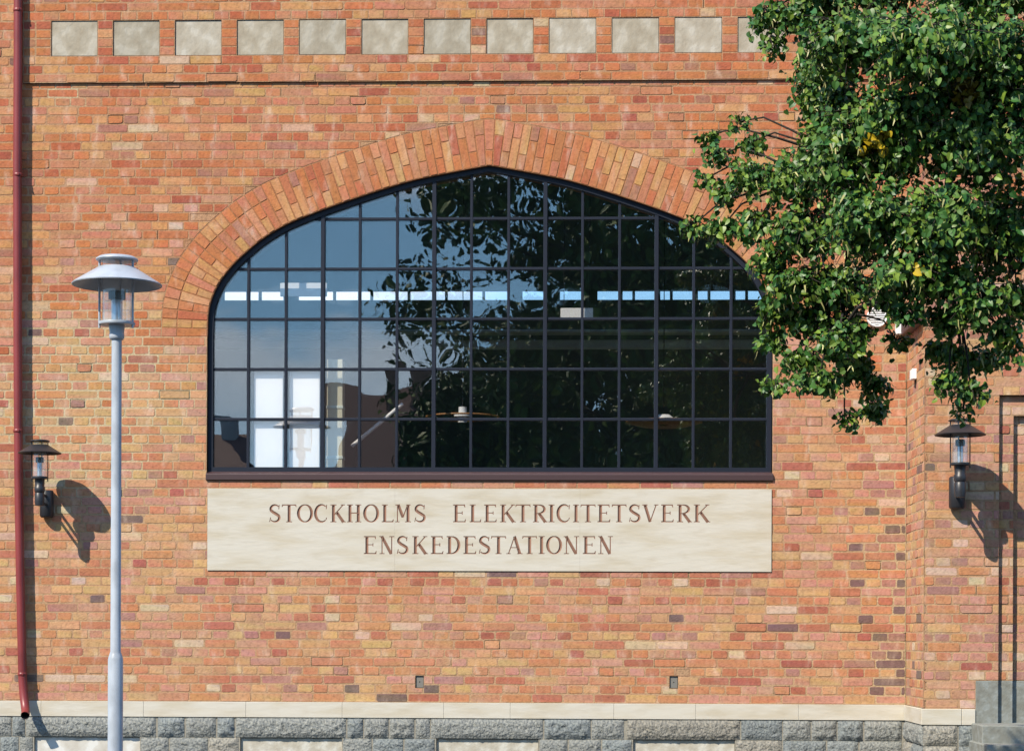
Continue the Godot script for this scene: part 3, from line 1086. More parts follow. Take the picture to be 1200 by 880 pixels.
func glyph(ch: String, W: float) -> Array:          # strokes of a Roman capital one unit tall and W wide; thick 0.17, thin 0.06
	var o := []
	var T := 0.17
	var t := 0.062
	var v := func(x, w): stroke(o, [Vector2(x, 0.0), Vector2(x, 1.0)], w)
	var serif := func(x, y, l): stroke(o, [Vector2(x - l, y), Vector2(x + l, y)], 0.05)
	match ch:
		"I": v.call(W / 2, T); serif.call(W / 2, 0.025, 0.17); serif.call(W / 2, 0.975, 0.17)
		"T":
			v.call(W / 2, T); serif.call(W / 2, 0.025, 0.17)
			stroke(o, [Vector2(0, 0.97), Vector2(W, 0.97)], t)
			stroke(o, [Vector2(0.0, 0.86), Vector2(0.05, 0.99)], 0.04, 0.07); stroke(o, [Vector2(W, 0.86), Vector2(W - 0.05, 0.99)], 0.04, 0.07)
		"L":
			v.call(0.2, T); serif.call(0.2, 0.975, 0.17)
			stroke(o, [Vector2(0.03, 0.03), Vector2(W, 0.03)], t); stroke(o, [Vector2(W, 0.17), Vector2(W - 0.05, 0.01)], 0.04, 0.08)
		"E":
			v.call(0.2, T)
			stroke(o, [Vector2(0.03, 0.03), Vector2(W, 0.03)], t); stroke(o, [Vector2(W, 0.17), Vector2(W - 0.05, 0.01)], 0.04, 0.08)
			stroke(o, [Vector2(0.03, 0.97), Vector2(W * 0.95, 0.97)], t); stroke(o, [Vector2(W * 0.95, 0.84), Vector2(W * 0.95 - 0.05, 0.99)], 0.04, 0.08)
			stroke(o, [Vector2(0.2, 0.52), Vector2(W * 0.74, 0.52)], 0.05); stroke(o, [Vector2(W * 0.74, 0.43), Vector2(W * 0.74, 0.61)], 0.05)
		"H":
			v.call(0.2, T); v.call(W - 0.2, T)
			for x in [0.2, W - 0.2]: serif.call(x, 0.025, 0.17); serif.call(x, 0.975, 0.17)
			stroke(o, [Vector2(0.2, 0.52), Vector2(W - 0.2, 0.52)], t)
		"K":
			v.call(0.2, T); serif.call(0.2, 0.025, 0.17); serif.call(0.2, 0.975, 0.17)
			stroke(o, [Vector2(0.26, 0.42), Vector2(W * 0.9, 0.98)], t); serif.call(W * 0.88, 0.975, 0.12)
			stroke(o, [Vector2(W * 0.44, 0.58), Vector2(W * 0.93, 0.0)], T); serif.call(W * 0.93, 0.025, 0.13)
		"N":
			v.call(0.16, t); v.call(W - 0.12, t); serif.call(0.16, 0.025, 0.14); serif.call(W - 0.12, 0.975, 0.14); serif.call(0.1, 0.975, 0.1)
			stroke(o, [Vector2(0.14, 0.99), Vector2(W - 0.15, 0.01)], T)
		"M":
			v.call(0.12, t); v.call(W - 0.2, T); serif.call(0.12, 0.025, 0.12); serif.call(W - 0.2, 0.025, 0.17); serif.call(W - 0.18, 0.975, 0.12); serif.call(0.1, 0.975, 0.1)
			stroke(o, [Vector2(0.16, 0.99), Vector2(W * 0.47, 0.28)], T); stroke(o, [Vector2(W * 0.47, 0.26), Vector2(W - 0.22, 0.99)], t)
		"V":
			stroke(o, [Vector2(0.14, 0.99), Vector2(W * 0.5, 0.02)], T); stroke(o, [Vector2(W * 0.5, 0.02), Vector2(W - 0.1, 0.99)], t)
			serif.call(0.14, 0.975, 0.15); serif.call(W - 0.1, 0.975, 0.12)
		"A":
			stroke(o, [Vector2(0.1, 0.01), Vector2(W * 0.5, 0.98)], t); stroke(o, [Vector2(W * 0.5, 0.99), Vector2(W - 0.14, 0.01)], T)
			stroke(o, [Vector2(W * 0.25, 0.36), Vector2(W * 0.75, 0.36)], 0.05); serif.call(0.1, 0.025, 0.12); serif.call(W - 0.14, 0.025, 0.15)
		"O":
			stroke(o, arc(W / 2, 0.5, W / 2 - 0.06, 0.48, 88, 272, 12), t, t, T); stroke(o, arc(W / 2, 0.5, W / 2 - 0.06, 0.48, -92, 92, 12), t, t, T)
		"C":
			stroke(o, arc(W * 0.53, 0.5, W * 0.53 - 0.06, 0.48, 52, 308, 16), t, t, T)
			stroke(o, [Vector2(W * 0.86, 0.74), Vector2(W * 0.88, 0.98)], 0.05); stroke(o, [Vector2(W * 0.88, 0.26), Vector2(W * 0.84, 0.13)], 0.05)
		"D":
			v.call(0.2, T); stroke(o, [Vector2(0.03, 0.97), Vector2(0.35, 0.97)], t); stroke(o, [Vector2(0.03, 0.03), Vector2(0.35, 0.03)], t)
			stroke(o, arc(0.3, 0.5, W - 0.38, 0.47, -90, 90, 12), t, t, T)
		"R":
			v.call(0.2, T); serif.call(0.2, 0.025, 0.17); stroke(o, [Vector2(0.03, 0.97), Vector2(0.4, 0.97)], t)
			stroke(o, arc(0.34, 0.735, W * 0.42, 0.235, -90, 90, 10), t, t, 0.15); stroke(o, [Vector2(0.2, 0.5), Vector2(0.36, 0.5)], 0.05)
			stroke(o, [Vector2(W * 0.46, 0.5), Vector2(W * 0.9, 0.0)], T); serif.call(W * 0.9, 0.025, 0.12)
		"S":
			var p := []
			for q in arc(W * 0.5, 0.745, W * 0.34, 0.225, 35, 200, 8): p.append(q)
			p.append(Vector2(W * 0.36, 0.56)); p.append(Vector2(W * 0.62, 0.45))
			for q in arc(W * 0.48, 0.255, W * 0.36, 0.225, 30, -145, 8): p.append(q)
			stroke(o, p, t, t, T)
			stroke(o, [Vector2(W * 0.80, 0.73), Vector2(W * 0.83, 0.97)], 0.05); stroke(o, [Vector2(W * 0.16, 0.27), Vector2(W * 0.08, 0.02)], 0.05)
	return o

func outline(s: Array) -> Array:        # [left edge, centre, right edge] of a stroke
	var pts: Array = s[0]
	var l := PackedVector2Array()
	var r := PackedVector2Array()
	for k in pts.size():
		var t: Vector2 = (pts[mini(k + 1, pts.size() - 1)] - pts[maxi(k - 1, 0)]).normalized()
		var f := float(k) / maxi(pts.size() - 1, 1)
		var w: float = lerpf(s[1], s[2], f)
		if s[3] > 0.0: w = lerpf(w, s[3], pow(sin(PI * f), 1.3))
		var nn := Vector2(-t.y, t.x) * w / 2
		l.append(pts[k] + nn); r.append(pts[k] - nn)
	return [l, pts, r]

func plaque():
	var words := [
		[591.2, 612.0, "STOCKHOLMSELEKTRICITETSVERK", [[62, 126, 0], [129, 201, 0], [206, 284, 0], [292, 362, 0], [370, 444, 0], [453, 531, 0], [539, 616, 0], [628, 690, 0], [699, 781, 0], [792, 856, 0],
			[987, 1053, 0], [1070, 1130, 0], [1143, 1208, 0], [66, 142, 1], [147, 221, 1], [231, 304, 1], [314, 341, 1], [354, 426, 1], [437, 464, 1], [474, 548, 1], [556, 622, 1], [631, 704, 1], [714, 779, 1], [784, 863, 1], [876, 941, 1], [956, 1031, 1], [1040, 1120, 1]]],
		[628.3, 649.3, "ENSKEDESTATIONEN", [[538, 604, 0], [618, 692, 0], [704, 769, 0], [782, 858, 0], [875, 940, 0], [954, 1026, 0], [1039, 1105, 0], [1116, 1181, 0], [24, 98, 1], [102, 181, 1], [181, 254, 1], [264, 291, 1], [302, 379, 1], [388, 464, 1], [482, 549, 1], [561, 634, 1]]]]
	var pl := thing("stone_plaque", "long pale limestone plaque with carved brown lettering under the arched window", "plaque", Vector3(0, slab_lo.y, 0))
	var dy := -slab_lo.y
	var zf := 0.010
	var joints := [slab_lo.x, at(462.6, 620).x, at(679.7, 620).x, slab_hi.x]
	var slabs := []
	for k in 3:
		var c := CSGBox3D.new()
		c.name = numbered(pl, "stone_slab")
		c.size = Vector3(joints[k + 1] - joints[k] - 0.0007, slab_hi.y - slab_lo.y, 0.06)
		c.position = Vector3((joints[k] + joints[k + 1]) / 2, (slab_hi.y - slab_lo.y) / 2, zf - 0.03)
		c.material = M.limestone
		pl.add_child(c, true)
		slabs.append(c)
	var g := G.new()
	for line in words:
		for k in line[2].length():
			var e = line[3][k]
			var org: float = 570.0 if e[2] else 300.0
			var a := at2(org + e[0] / 4.2857, line[1], zf)
			var d := at2(org + e[1] / 4.2857, line[0], zf)
			var s := d.y - a.y
			for st in glyph(line[2][k], (d.x - a.x) / s):
				var ol := outline(st)
				var l := PackedVector2Array(); var m := PackedVector2Array(); var r := PackedVector2Array()
				for q in ol[0].size():
					l.append(a + ol[0][q] * s); m.append(a + ol[1][q] * s); r.append(a + ol[2][q] * s)
				for q in l.size() - 1:
					var w0 := l[q].distance_to(r[q]) * 0.42
					var w1 := l[q + 1].distance_to(r[q + 1]) * 0.42
					var z := zf - 0.0008
					g.quad(Vector3(l[q].x, l[q].y + dy, z), Vector3(l[q + 1].x, l[q + 1].y + dy, z), Vector3(m[q + 1].x, m[q + 1].y + dy, z - w1), Vector3(m[q].x, m[q].y + dy, z - w0))
					g.quad(Vector3(m[q].x, m[q].y + dy, z - w0), Vector3(m[q + 1].x, m[q + 1].y + dy, z - w1), Vector3(r[q + 1].x, r[q + 1].y + dy, z), Vector3(r[q].x, r[q].y + dy, z))
				var poly := l.duplicate()
				r.reverse()
				poly.append_array(r)
				for c in slabs:
					if absf(m[0].x - c.position.x) < c.size.x / 2 + 0.02:
						var cut := CSGPolygon3D.new()
						cut.name = "cut"
						var loc := PackedVector2Array()
						for q in poly: loc.append(Vector2(q.x - c.position.x, q.y + dy - c.position.y))
						cut.polygon = loc
						cut.depth = 0.05
						cut.position.z = 0.03 + 0.028
						cut.operation = CSGShape3D.OPERATION_SUBTRACTION
						cut.material = M.letter_paint
						c.add_child(cut, true)
	for k in g.n.size():
		if g.n[k].z < 0.0: g.n[k] = -g.n[k]
	for k in range(0, g.i.size(), 3):
		var w := (g.v[g.i[k + 1]] - g.v[g.i[k]]).cross(g.v[g.i[k + 2]] - g.v[g.i[k]])
		if w.z > 0.0:
			var s := g.i[k + 1]; g.i[k + 1] = g.i[k + 2]; g.i[k + 2] = s
	put("lettering", g.mesh(), M.letter_paint, pl)

# ---------------------------------------------------------------- the downpipe
func pipe():
	var z := 0.068
	var r := 0.036
	var top := at(20.5, -70, z)
	var pts := [top, at(20.3, 60, z), at(19.6, 200, z), at(20.0, 400, z), at(21.0, 560, z), at(23.0, 680, z), at(25.6, 790, z)]
	var foot := at(28.6, 838.5, 0.20)
	var t := thing("downpipe", "dark red metal downpipe running down the left of the brick wall", "downpipe", Vector3(foot.x, 0, 0))
	var o := Vector3(-foot.x, 0, 0)
	var path := []
	for p in pts: path.append(p + o)
	var a: Vector3 = path[-1]
	var e: Vector3 = foot + o
	for k in range(1, 9):
		var f := k / 8.0
		path.append(a.bezier_interpolate(a + Vector3(0.01, -0.26, 0), e + Vector3(-0.003, 0.035, -0.075), e, f))
	var rr := []
	for p in path: rr.append(r)
	var g := G.new()
	g.tube(path, rr, 20, false)
	put("pipe", g.mesh(), M.pipe_paint, t)
	g = G.new()
	var tin := []
	for k in path.size(): tin.append(r - 0.003)
	g.tube(path.slice(-5), tin.slice(-5), 20, false)
	g.tube([path[-4], path[-3]], [r - 0.004, r - 0.004], 20)
	put("pipe_mouth", g.mesh(), M.pipe_inside, t)
	for y in [12, 205, 505, 790]:
		var p := at(20.4 if y < 600 else 25.6, y, z) + o
		var c := G.new()
		c.lathe([Vector2(r + 0.001, -0.014), Vector2(r + 0.004, -0.012), Vector2(r + 0.004, 0.012), Vector2(r + 0.001, 0.014)], p, 20)
		c.box(p + Vector3(-0.006, -0.008, -0.07), p + Vector3(0.006, 0.008, -r))
		c.box(p + Vector3(0.01, -0.010, r - 0.006), p + Vector3(0.02, 0.010, r + 0.012), 0.002)
		put("pipe_clamp", c.mesh(), M.pipe_paint, t)

# ---------------------------------------------------------------- lamps
func lantern(t: Node3D, y: float, R: float, paint: Material, glass: Material, upper_glass: Material, rods: Array, H: float):
	# y: height of the ring under the glass; R: radius of the shade; H: height from ring to the shade's rim
	var rg := R * 0.33
	var g := G.new()
	var rim := y + H
	g.lathe([Vector2(R * 0.40, rim + R * 0.405), Vector2(R * 0.40, rim + R * 0.37), Vector2(R - 0.002, rim + 0.006), Vector2(R, rim), Vector2(R + 0.002, rim + 0.006), Vector2(R * 0.95, rim + R * 0.065), Vector2(R * 0.425, rim + R * 0.395), Vector2(R * 0.40, rim + R * 0.405)], Vector3.ZERO, 48)
	put("shade", g.mesh(), paint, t)
	g = G.new()
	var cy := rim + R * 0.555
	g.lathe([Vector2(0, cy), Vector2(R * 0.45, cy), Vector2(R * 0.475, cy + 0.004), Vector2(R * 0.47, cy + R * 0.035), Vector2(R * 0.40, cy + R * 0.085), Vector2(R * 0.2, cy + R * 0.11), Vector2(0, cy + R * 0.118)], Vector3.ZERO, 40)
	put("cap", g.mesh(), paint, t)
	g = G.new()
	g.lathe([Vector2(rg, y + 0.012), Vector2(rg, rim + R * 0.30)], Vector3.ZERO, 32)
	g.lathe([Vector2(rg - 0.004, y + 0.012), Vector2(rg - 0.004, rim + R * 0.30)], Vector3.ZERO, 32)
	put("glass_cylinder", g.mesh(), glass, t)
	g = G.new()
	g.lathe([Vector2(rg, rim + R * 0.30), Vector2(rg, cy)], Vector3.ZERO, 32)
	put("glass_cylinder", g.mesh(), upper_glass, t)
	g = G.new()
	g.lathe([Vector2(0, rim + R * 0.35), Vector2(R * 0.425, rim + R * 0.35), Vector2(R * 0.415, rim + R * 0.365), Vector2(0, rim + R * 0.38)], Vector3.ZERO, 28)
	put("reflector", g.mesh(), paint, t)
	for a in rods:
		var d := Vector3(cos(a), 0, sin(a)) * R * 0.385
		g = G.new()
		g.tube([d + Vector3(0, y - 0.03, 0), d + Vector3(0, cy + 0.01, 0)], [R * 0.026, R * 0.026], 8)
		put("rod", g.mesh(), paint, t)
	g = G.new()
	g.lathe([Vector2(R * 0.18, y - 0.01), Vector2(R * 0.40, y - 0.008), Vector2(R * 0.41, y), Vector2(R * 0.40, y + 0.010), Vector2(0, y + 0.014)], Vector3.ZERO, 36)
	put("ring", g.mesh(), paint, t)
	g = G.new()
	g.lathe([Vector2(R * 0.12, y + 0.012), Vector2(R * 0.125, y + H * 0.62), Vector2(R * 0.1, y + H * 0.68), Vector2(0, y + H * 0.68)], Vector3.ZERO, 24)
	put("lamp_tube", g.mesh(), M.silver, t)
	g = G.new()
	g.lathe([Vector2(R * 0.12, y + H * 0.62), Vector2(R * 0.19, y + H * 0.64), Vector2(R * 0.19, y + H * 0.84), Vector2(R * 0.12, y + H * 0.86), Vector2(0, y + H * 0.86)], Vector3.ZERO, 24)
	put("lamp_holder", g.mesh(), M.black_plastic, t)

func lamps():
	# the tall post lamp
	var z := 4.3
	var s := F / (17.5 - z)
	var foot := at(135.5, 600, z)
	var t := thing("street_lamp", "tall pale grey lamp post with a wide conical shade before the wall", "street lamp", Vector3(foot.x, 0.12, z))
	var yy := func(py): return at(135, py, z).y - 0.12
	var R := 52.5 / s
	lantern(t, yy.call(379.5), R, M.post_paint, M.lamp_glass, M.lamp_glass, [PI * 0.93, PI * 0.07, -PI / 2], yy.call(334.5) - yy.call(379.5))
	var g := G.new()
	var ru := 6.1 / s
	var rl := 8.9 / s
	var yt: float = yy.call(769)
	var yc: float = yy.call(398)
	g.lathe([Vector2(rl, 0), Vector2(rl, yt - 0.02), Vector2(rl - 0.004, yt - 0.004), Vector2(ru + 0.006, yt + 0.012), Vector2(ru, yt + 0.03), Vector2(ru * 0.97, yc)], Vector3.ZERO, 32)
	put("post", g.mesh(), M.post_paint, t)
	g = G.new()
	var ys: float = yy.call(380)
	g.lathe([Vector2(ru, yc - 0.004), Vector2(ru * 1.25, yc), Vector2(ru * 1.45, yc + 0.012), Vector2(ru * 1.45, yc + 0.035), Vector2(ru * 1.36, yc + 0.04), Vector2(ru * 1.5, ys - 0.02), Vector2(ru * 1.5, ys)], Vector3.ZERO, 32)
	put("collar", g.mesh(), M.post_paint, t)
	g = G.new()
	g.lathe([Vector2(0.0, 0), Vector2(rl * 1.9, 0.0), Vector2(rl * 1.9, 0.012), Vector2(rl * 1.2, 0.02), Vector2(rl, 0.05)], Vector3.ZERO, 28)
	put("base_plate", g.mesh(), M.post_paint, t)
	wall_lamp(at(45.8, 560, 0.33), 0.176, 0.0, "dark wall lantern beside the red downpipe on the main wall", M.amber_glass, at(55.6, 591, 0.0))
	wall_lamp(at(1125.8, 544, ZR + 0.35), 0.195, ZR, "dark wall lantern left of the stepped doorway, near the corner", M.lamp_glass, at(1120.8, 578, ZR))

func wall_lamp(c: Vector3, R: float, zw: float, label: String, upper: Material, can: Vector3):
	var t := thing("wall_lantern", label, "wall lamp", Vector3(c.x, c.y, zw), "wall lanterns on the brick front")
	var body := holder("lantern", t, Vector3(0, 0, c.z - zw))
	lantern_parts_into(t, R, upper, c.z - zw)
	body.free()
	var k := R / 0.176
	var cy := can.y - c.y
	var cx := can.x - c.x
	var g := G.new()
	# stem under the lantern
	g.lathe([Vector2(0, -0.235 * k), Vector2(0.036 * k, -0.230 * k), Vector2(0.040 * k, -0.20 * k), Vector2(0.040 * k, -0.13 * k), Vector2(0.036 * k, -0.125 * k), Vector2(0.042 * k, -0.115 * k), Vector2(0.044 * k, -0.075 * k), Vector2(0.038 * k, -0.070 * k), Vector2(0.042 * k, -0.01 * k), Vector2(0.05 * k, 0.0)], Vector3(0, 0, c.z - zw), 24)
	put("stem", g.mesh(), M.dark_metal, t)
	for y in [-0.135 * k, -0.205 * k]:
		g = G.new()
		g.tube([Vector3(cx * 0.6, y, 0.03), Vector3(0, y, c.z - zw)], [0.012 * k, 0.012 * k], 10)
		put("arm", g.mesh(), M.dark_metal, t)
	g = G.new()
	var h := 0.115 * k
	var r := 0.057 * k
	g.lathe([Vector2(0, cy - h), Vector2(r * 0.8, cy - h), Vector2(r, cy - h + 0.015), Vector2(r, cy + h - 0.012), Vector2(r * 0.85, cy + h), Vector2(0, cy + h)], Vector3(cx, 0, r * 0.75), 24)
	put("wall_bracket", g.mesh(), M.dark_metal, t)

func lantern_parts_into(t: Node3D, R: float, upper: Material, dz: float):
	var had := t.get_child_count()
	lantern(t, 0.0, R, M.dark_metal, M.lamp_glass, upper, [PI, 0.0, -PI / 2], R * 1.14)
	for k in t.get_child_count():
		if k >= had: t.get_child(k).position.z += dz

# ---------------------------------------------------------------- small things on the walls
func wall_fittings():
	var labels := ["small grey wall vent low in the brickwork, below the lettering E of ELEKTRICITETSVERK", "small grey wall vent low in the brickwork, nearer the inner corner"]
	var v := vents()
	for k in 2:
		var t := thing("wall_vent", labels[k], "vent", Vector3(v[k].x, v[k].y - 0.05, 0), "small vents low in the wall")
		var g := G.new()
		g.box(Vector3(-0.034, 0.0, -0.03), Vector3(0.034, 0.1, -0.016), 0.002)
		put("plate", g.mesh(), M.vent_metal, t)
		g = G.new()
		for y in [0.012, 0.088]: g.lathe([Vector2(0.005, 0), Vector2(0.004, 0.002), Vector2(0, 0.002)], Vector3(0, 0, 0), 10)
		var sc := put("screw", g.mesh(), M.vent_metal, t, Vector3(0, 0.05, -0.016))
		sc.rotation.x = PI / 2
	# round white louvred vent half hidden by the tree
	var p := at(1028, 372)
	var t := thing("round_vent", "round white louvred vent on the wall behind the tree leaves", "vent", Vector3(p.x, p.y - 0.085, 0))
	var g := G.new()
	g.lathe([Vector2(0.070, 0.0), Vector2(0.085, 0.0), Vector2(0.085, 0.022), Vector2(0.078, 0.028), Vector2(0.070, 0.024), Vector2(0.070, 0.0)], Vector3.ZERO, 32)
	g.lathe([Vector2(0.0, 0.004), Vector2(0.072, 0.004)], Vector3.ZERO, 32)
	var r := put("rim", g.mesh(), M.white_paint, t, Vector3(0, 0.085, 0.001))
	r.rotation.x = PI / 2
	for j in 7:
		var y := -0.055 + j * 0.0185
		var w := sqrt(maxf(0.0, 0.0715 * 0.0715 - y * y))
		var sl := put("slat", box_mesh(Vector3(-w, -0.0035, -0.009), Vector3(w, 0.0035, 0.009), 0.001), M.white_paint, t, Vector3(0, 0.085 + y, 0.016))
		sl.rotation.x = 0.6
	# white sensor on the return
	p = at(1070.3, 438, 0.47)
	t = thing("sensor_box", "small white sensor box on the corner return below the tree", "sensor", Vector3(XR, p.y - 0.05, 0.47))
	put("case", box_mesh(Vector3(-0.04, 0.0, -0.06), Vector3(0.002, 0.085, 0.06), 0.006), M.white_paint, t)
	g = G.new()
	g.tube([Vector3(-0.006, 0.01, 0.02), Vector3(-0.006, -0.07, 0.02)], [0.005, 0.005], 8)
	put("cable", g.mesh(), M.black_plastic, t)
	# white box with a plum bracket at the corner, mostly behind leaves
	p = at(1060, 377, 0.12)
	t = thing("corner_fitting", "white panel fitting with plum metal bracket at the corner behind leaves", "fitting", Vector3(XR, p.y - 0.1, 0))
	put("panel", box_mesh(Vector3(-0.10, 0.0, 0.0), Vector3(-0.012, 0.20, 0.10), 0.006), M.white_paint, t)
	put("bracket", box_mesh(Vector3(-0.07, -0.02, 0.14), Vector3(0.001, 0.12, 0.86), 0.006), M.plum_metal, t)

# ---------------------------------------------------------------- behind the glass
func interior():
	# white blinds right behind the panes
	var labels := ["white sunlit blind behind the glass, left of the two", "white sunlit blind behind the glass, beside the beige column"]
	var px := [[297, 331.5], [338.5, 374.5]]
	for k in 2:
		var a := at2(px[k][0], 548, -0.112)
		var d := at2(px[k][1], 434, -0.112)
		var t := thing("window_blind", labels[k], "blind", Vector3((a.x + d.x) / 2, 1.2, -0.112), "white blinds inside the window")
		put("fabric", box_mesh(Vector3(a.x - (a.x + d.x) / 2, a.y - 1.24, -0.01), Vector3(d.x - (a.x + d.x) / 2, d.y - 1.2, 0.0), 0.003), M.blind_cloth, t)
		put("stand", box_mesh(Vector3(-0.03, 1.0, -0.06), Vector3(0.03, d.y - 1.25, -0.011), 0.003), M.beam_paint, t)
	var a := at2(382.5, 548, -0.16)
	var d := at2(401.5, 421, -0.16)
	var t := thing("beige_column", "pale beige column standing inside the window beside the blinds", "column", Vector3(a.x, 1.2, -0.16))
	put("shaft", box_mesh(Vector3(0, 0, -0.15), Vector3(d.x - a.x, d.y - 1.2, 0), 0.004), M.beige_paint, t)
	for y in [477.0, 536.0]:
		var yy := at(390, y, -0.16).y - 1.2
		put("band", box_mesh(Vector3(-0.004, yy - 0.012, -0.154), Vector3(d.x - a.x + 0.004, yy + 0.012, 0.006), 0.002), M.beam_paint, t)
	# long pale beam and gallery front across the hall
	a = at2(240, 408, -4.5)
	var top := at2(560, 386, -4.5)
	t = thing("gallery_beam", "long pale green gallery front running across the dark hall", "beam", Vector3(-1.5, a.y, -4.5))
	put("front_panel", box_mesh(Vector3(-4.9, 0.16, -0.2), Vector3(4.2, top.y - a.y, 0), 0.01), M.beam_paint, t)
	put("rail", box_mesh(Vector3(-4.9, 0.0, -0.14), Vector3(4.2, 0.09, -0.03), 0.01), M.beam_paint, t)
	# white rail of a stair
	a = at2(412, 523, -0.6)
	d = at2(472, 473, -0.6)
	t = thing("stair_rail", "white slanting handrail seen through the lower left panes", "handrail", Vector3(a.x, 1.2, -0.6))
	var g := G.new()
	g.tube([Vector3(0, a.y - 1.2, 0), Vector3(d.x - a.x, d.y - 1.2, 0)], [0.017, 0.017], 10)
	put("rail", g.mesh(), M.white_paint, t)
	for f in [0.1, 0.9]:
		g = G.new()
		var pt := Vector3(0, a.y - 1.2, 0).lerp(Vector3(d.x - a.x, d.y - 1.2, 0), f)
		g.tube([Vector3(pt.x, 0, 0), pt], [0.012, 0.012], 8)
		put("post", g.mesh(), M.dark_metal, t)
	# hanging lamps
	hanging(at(542, 489, -0.85), 0.16, "white pendant with a ring, hanging in the hall near the middle", false)
	hanging(at(778, 494, -0.9), 0.34, "large wood and white pendant hanging in the hall at right", true)
	var p := at(676, 367, -0.5)
	t = thing("white_sign_board", "white oblong board hanging inside below the bright strip", "board", Vector3(p.x, p.y, -0.5))
	put("board", box_mesh(Vector3(-0.14, -0.045, -0.02), Vector3(0.14, 0.045, 0.0), 0.004), M.white_paint, t)
	for x in [-0.11, 0.11]:
		g = G.new()
		g.tube([Vector3(x, 0.045, -0.01), Vector3(x, TOP - p.y, -0.01)], [0.003, 0.003], 6)
		put("wire", g.mesh(), M.dark_metal, t)
	p = at(354, 339, -0.22)
	t = thing("ceiling_screen", "white screen hanging inside the upper left panes", "screen", Vector3(p.x, p.y, -0.22))
	put("sheet", box_mesh(Vector3(-0.19, -0.06, -0.02), Vector3(0.21, 0.055, 0.0), 0.004), M.white_paint, t)
	for x in [-0.15, 0.17]:
		g = G.new()
		g.tube([Vector3(x, 0.055, -0.01), Vector3(x, TOP - p.y, -0.01)], [0.003, 0.003], 6)
		put("wire", g.mesh(), M.dark_metal, t)

func hanging(p: Vector3, R: float, label: String, big: bool):
	var t := thing("pendant_lamp", label, "pendant lamp", p, "pendant lamps inside the hall")
	var g := G.new()
	if big:
		g.lathe([Vector2(0.04, -0.03), Vector2(R * 0.6, -0.045), Vector2(R, -0.01), Vector2(R, 0.0), Vector2(R * 0.6, -0.02), Vector2(0.04, 0.0)], Vector3.ZERO, 36)
		var o := put("wooden_shade", g.mesh(), M.wood, t)
		g = G.new()
		g.lathe([Vector2(R * 0.25, -0.03), Vector2(R * 0.3, 0.02), Vector2(0.05, 0.06), Vector2(0, 0.06)], Vector3.ZERO, 30)
		put("white_dome", g.mesh(), M.white_paint, t)
	else:
		g.lathe([Vector2(0.0, -0.05), Vector2(0.04, -0.045), Vector2(0.04, 0.0), Vector2(0.075, 0.005), Vector2(0.075, 0.03), Vector2(0.035, 0.035), Vector2(0.035, 0.09), Vector2(0, 0.09)], Vector3.ZERO, 24)
		put("holder", g.mesh(), M.white_paint, t)
		g = G.new()
		var ring := []
		var rr := []
		for k in 33:
			ring.append(Vector3(cos(TAU * k / 32.0) * R * 2.0, 0.0, sin(TAU * k / 32.0) * R * 2.0)); rr.append(0.008)
		g.tube(ring, rr, 8, false)
		put("ring", g.mesh(), M.wood, t)
	g = G.new()
	g.tube([Vector3(0, 0.05, 0), Vector3(0, TOP - p.y, 0)], [0.004, 0.004], 6)
	put("cable", g.mesh(), M.dark_metal, t)

# ---------------------------------------------------------------- steps before the doorway
func steps():
	var x0 := at(1153, 858, 1.4).x
	var ytop := at(1170, 849.5, 1.25).y
	var t := thing("stone_steps", "grey stone steps before the doorway at the lower right", "steps", Vector3(x0, 0.12, ZR))
	var n := 6
	var rise := (ytop - 0.12) / n
	for k in n:
		var y1 := ytop - 0.12 - rise * k
		put("step", box_mesh(Vector3(-0.0 - 0.02 * k, 0 if k == n - 1 else y1 - rise - 0.01, -0.3), Vector3(2.6, y1, 0.45 + 0.3 * k), 0.008), M.step_stone, t)

# ---------------------------------------------------------------- what stands across the street, seen in the panes
func opposite():
	house(Vector3(-5.9, 0, 40), 2.1, 8.0, 5.2, 3.2, M.house_wall, "brick house with a pitched roof, mirrored in the lower left panes")
	house(Vector3(-12.0, 0, 40), 4.4, 8.0, 5.4, 1.9, M.house_pale, "pale house with a low roof, mirrored at the window's left edge")
	big_tree(Vector3(2.6, 0, 29), 15.0, 7.0, 5, "broad dark street tree across the street, mirrored in the middle panes")
	big_tree(Vector3(-1.5, 0, 33), 8.6, 3.0, 7, "small dark tree across the street, mirrored low beside the house")
	big_tree(Vector3(13.0, 0, 27), 13.0, 5.6, 6, "broad dark street tree across the street, mirrored behind the lime tree")

func house(p: Vector3, w: float, d: float, h: float, rh: float, wall: Material, label: String):
	var t := thing("house", label, "house", p)
	put("wall", box_mesh(Vector3(-w / 2, 0, 0), Vector3(w / 2, h, d)), wall, t)
	var g := G.new()
	g.plate(PackedVector2Array([Vector2(-0.3, h), Vector2(d / 2, h + rh), Vector2(d + 0.3, h), Vector2(d + 0.3, h + 0.2), Vector2(d / 2, h + rh + 0.25), Vector2(-0.3, h + 0.2)]), -w / 2 - 0.3, w / 2 + 0.3)
	var roof := put("roof", turned(g), M.house_roof, t)
	put("chimney", box_mesh(Vector3(w * 0.2, rh * 0.4, d * 0.4), Vector3(w * 0.2 + 0.6, rh + 0.9, d * 0.4 + 0.6)), wall, roof, Vector3(0, h, 0))
	g = G.new()
	g.plate(PackedVector2Array([Vector2(0, h), Vector2(d, h), Vector2(d / 2, h + rh)]), -w / 2 + 0.02, w / 2 - 0.02)
	put("gable", turned(g), wall, t)
	for x in [-0.3, 0.0, 0.3]:
		var o := put("window_frame", box_mesh(Vector3(x * w - 0.55, h * 0.5, -0.05), Vector3(x * w + 0.55, h * 0.5 + 1.3, 0.02)), M.white_paint, t)
		put("pane", box_mesh(Vector3(x * w - 0.47, h * 0.5 + 0.08, -0.06), Vector3(x * w + 0.47, h * 0.5 + 1.22, -0.03)), M.house_glass, o)

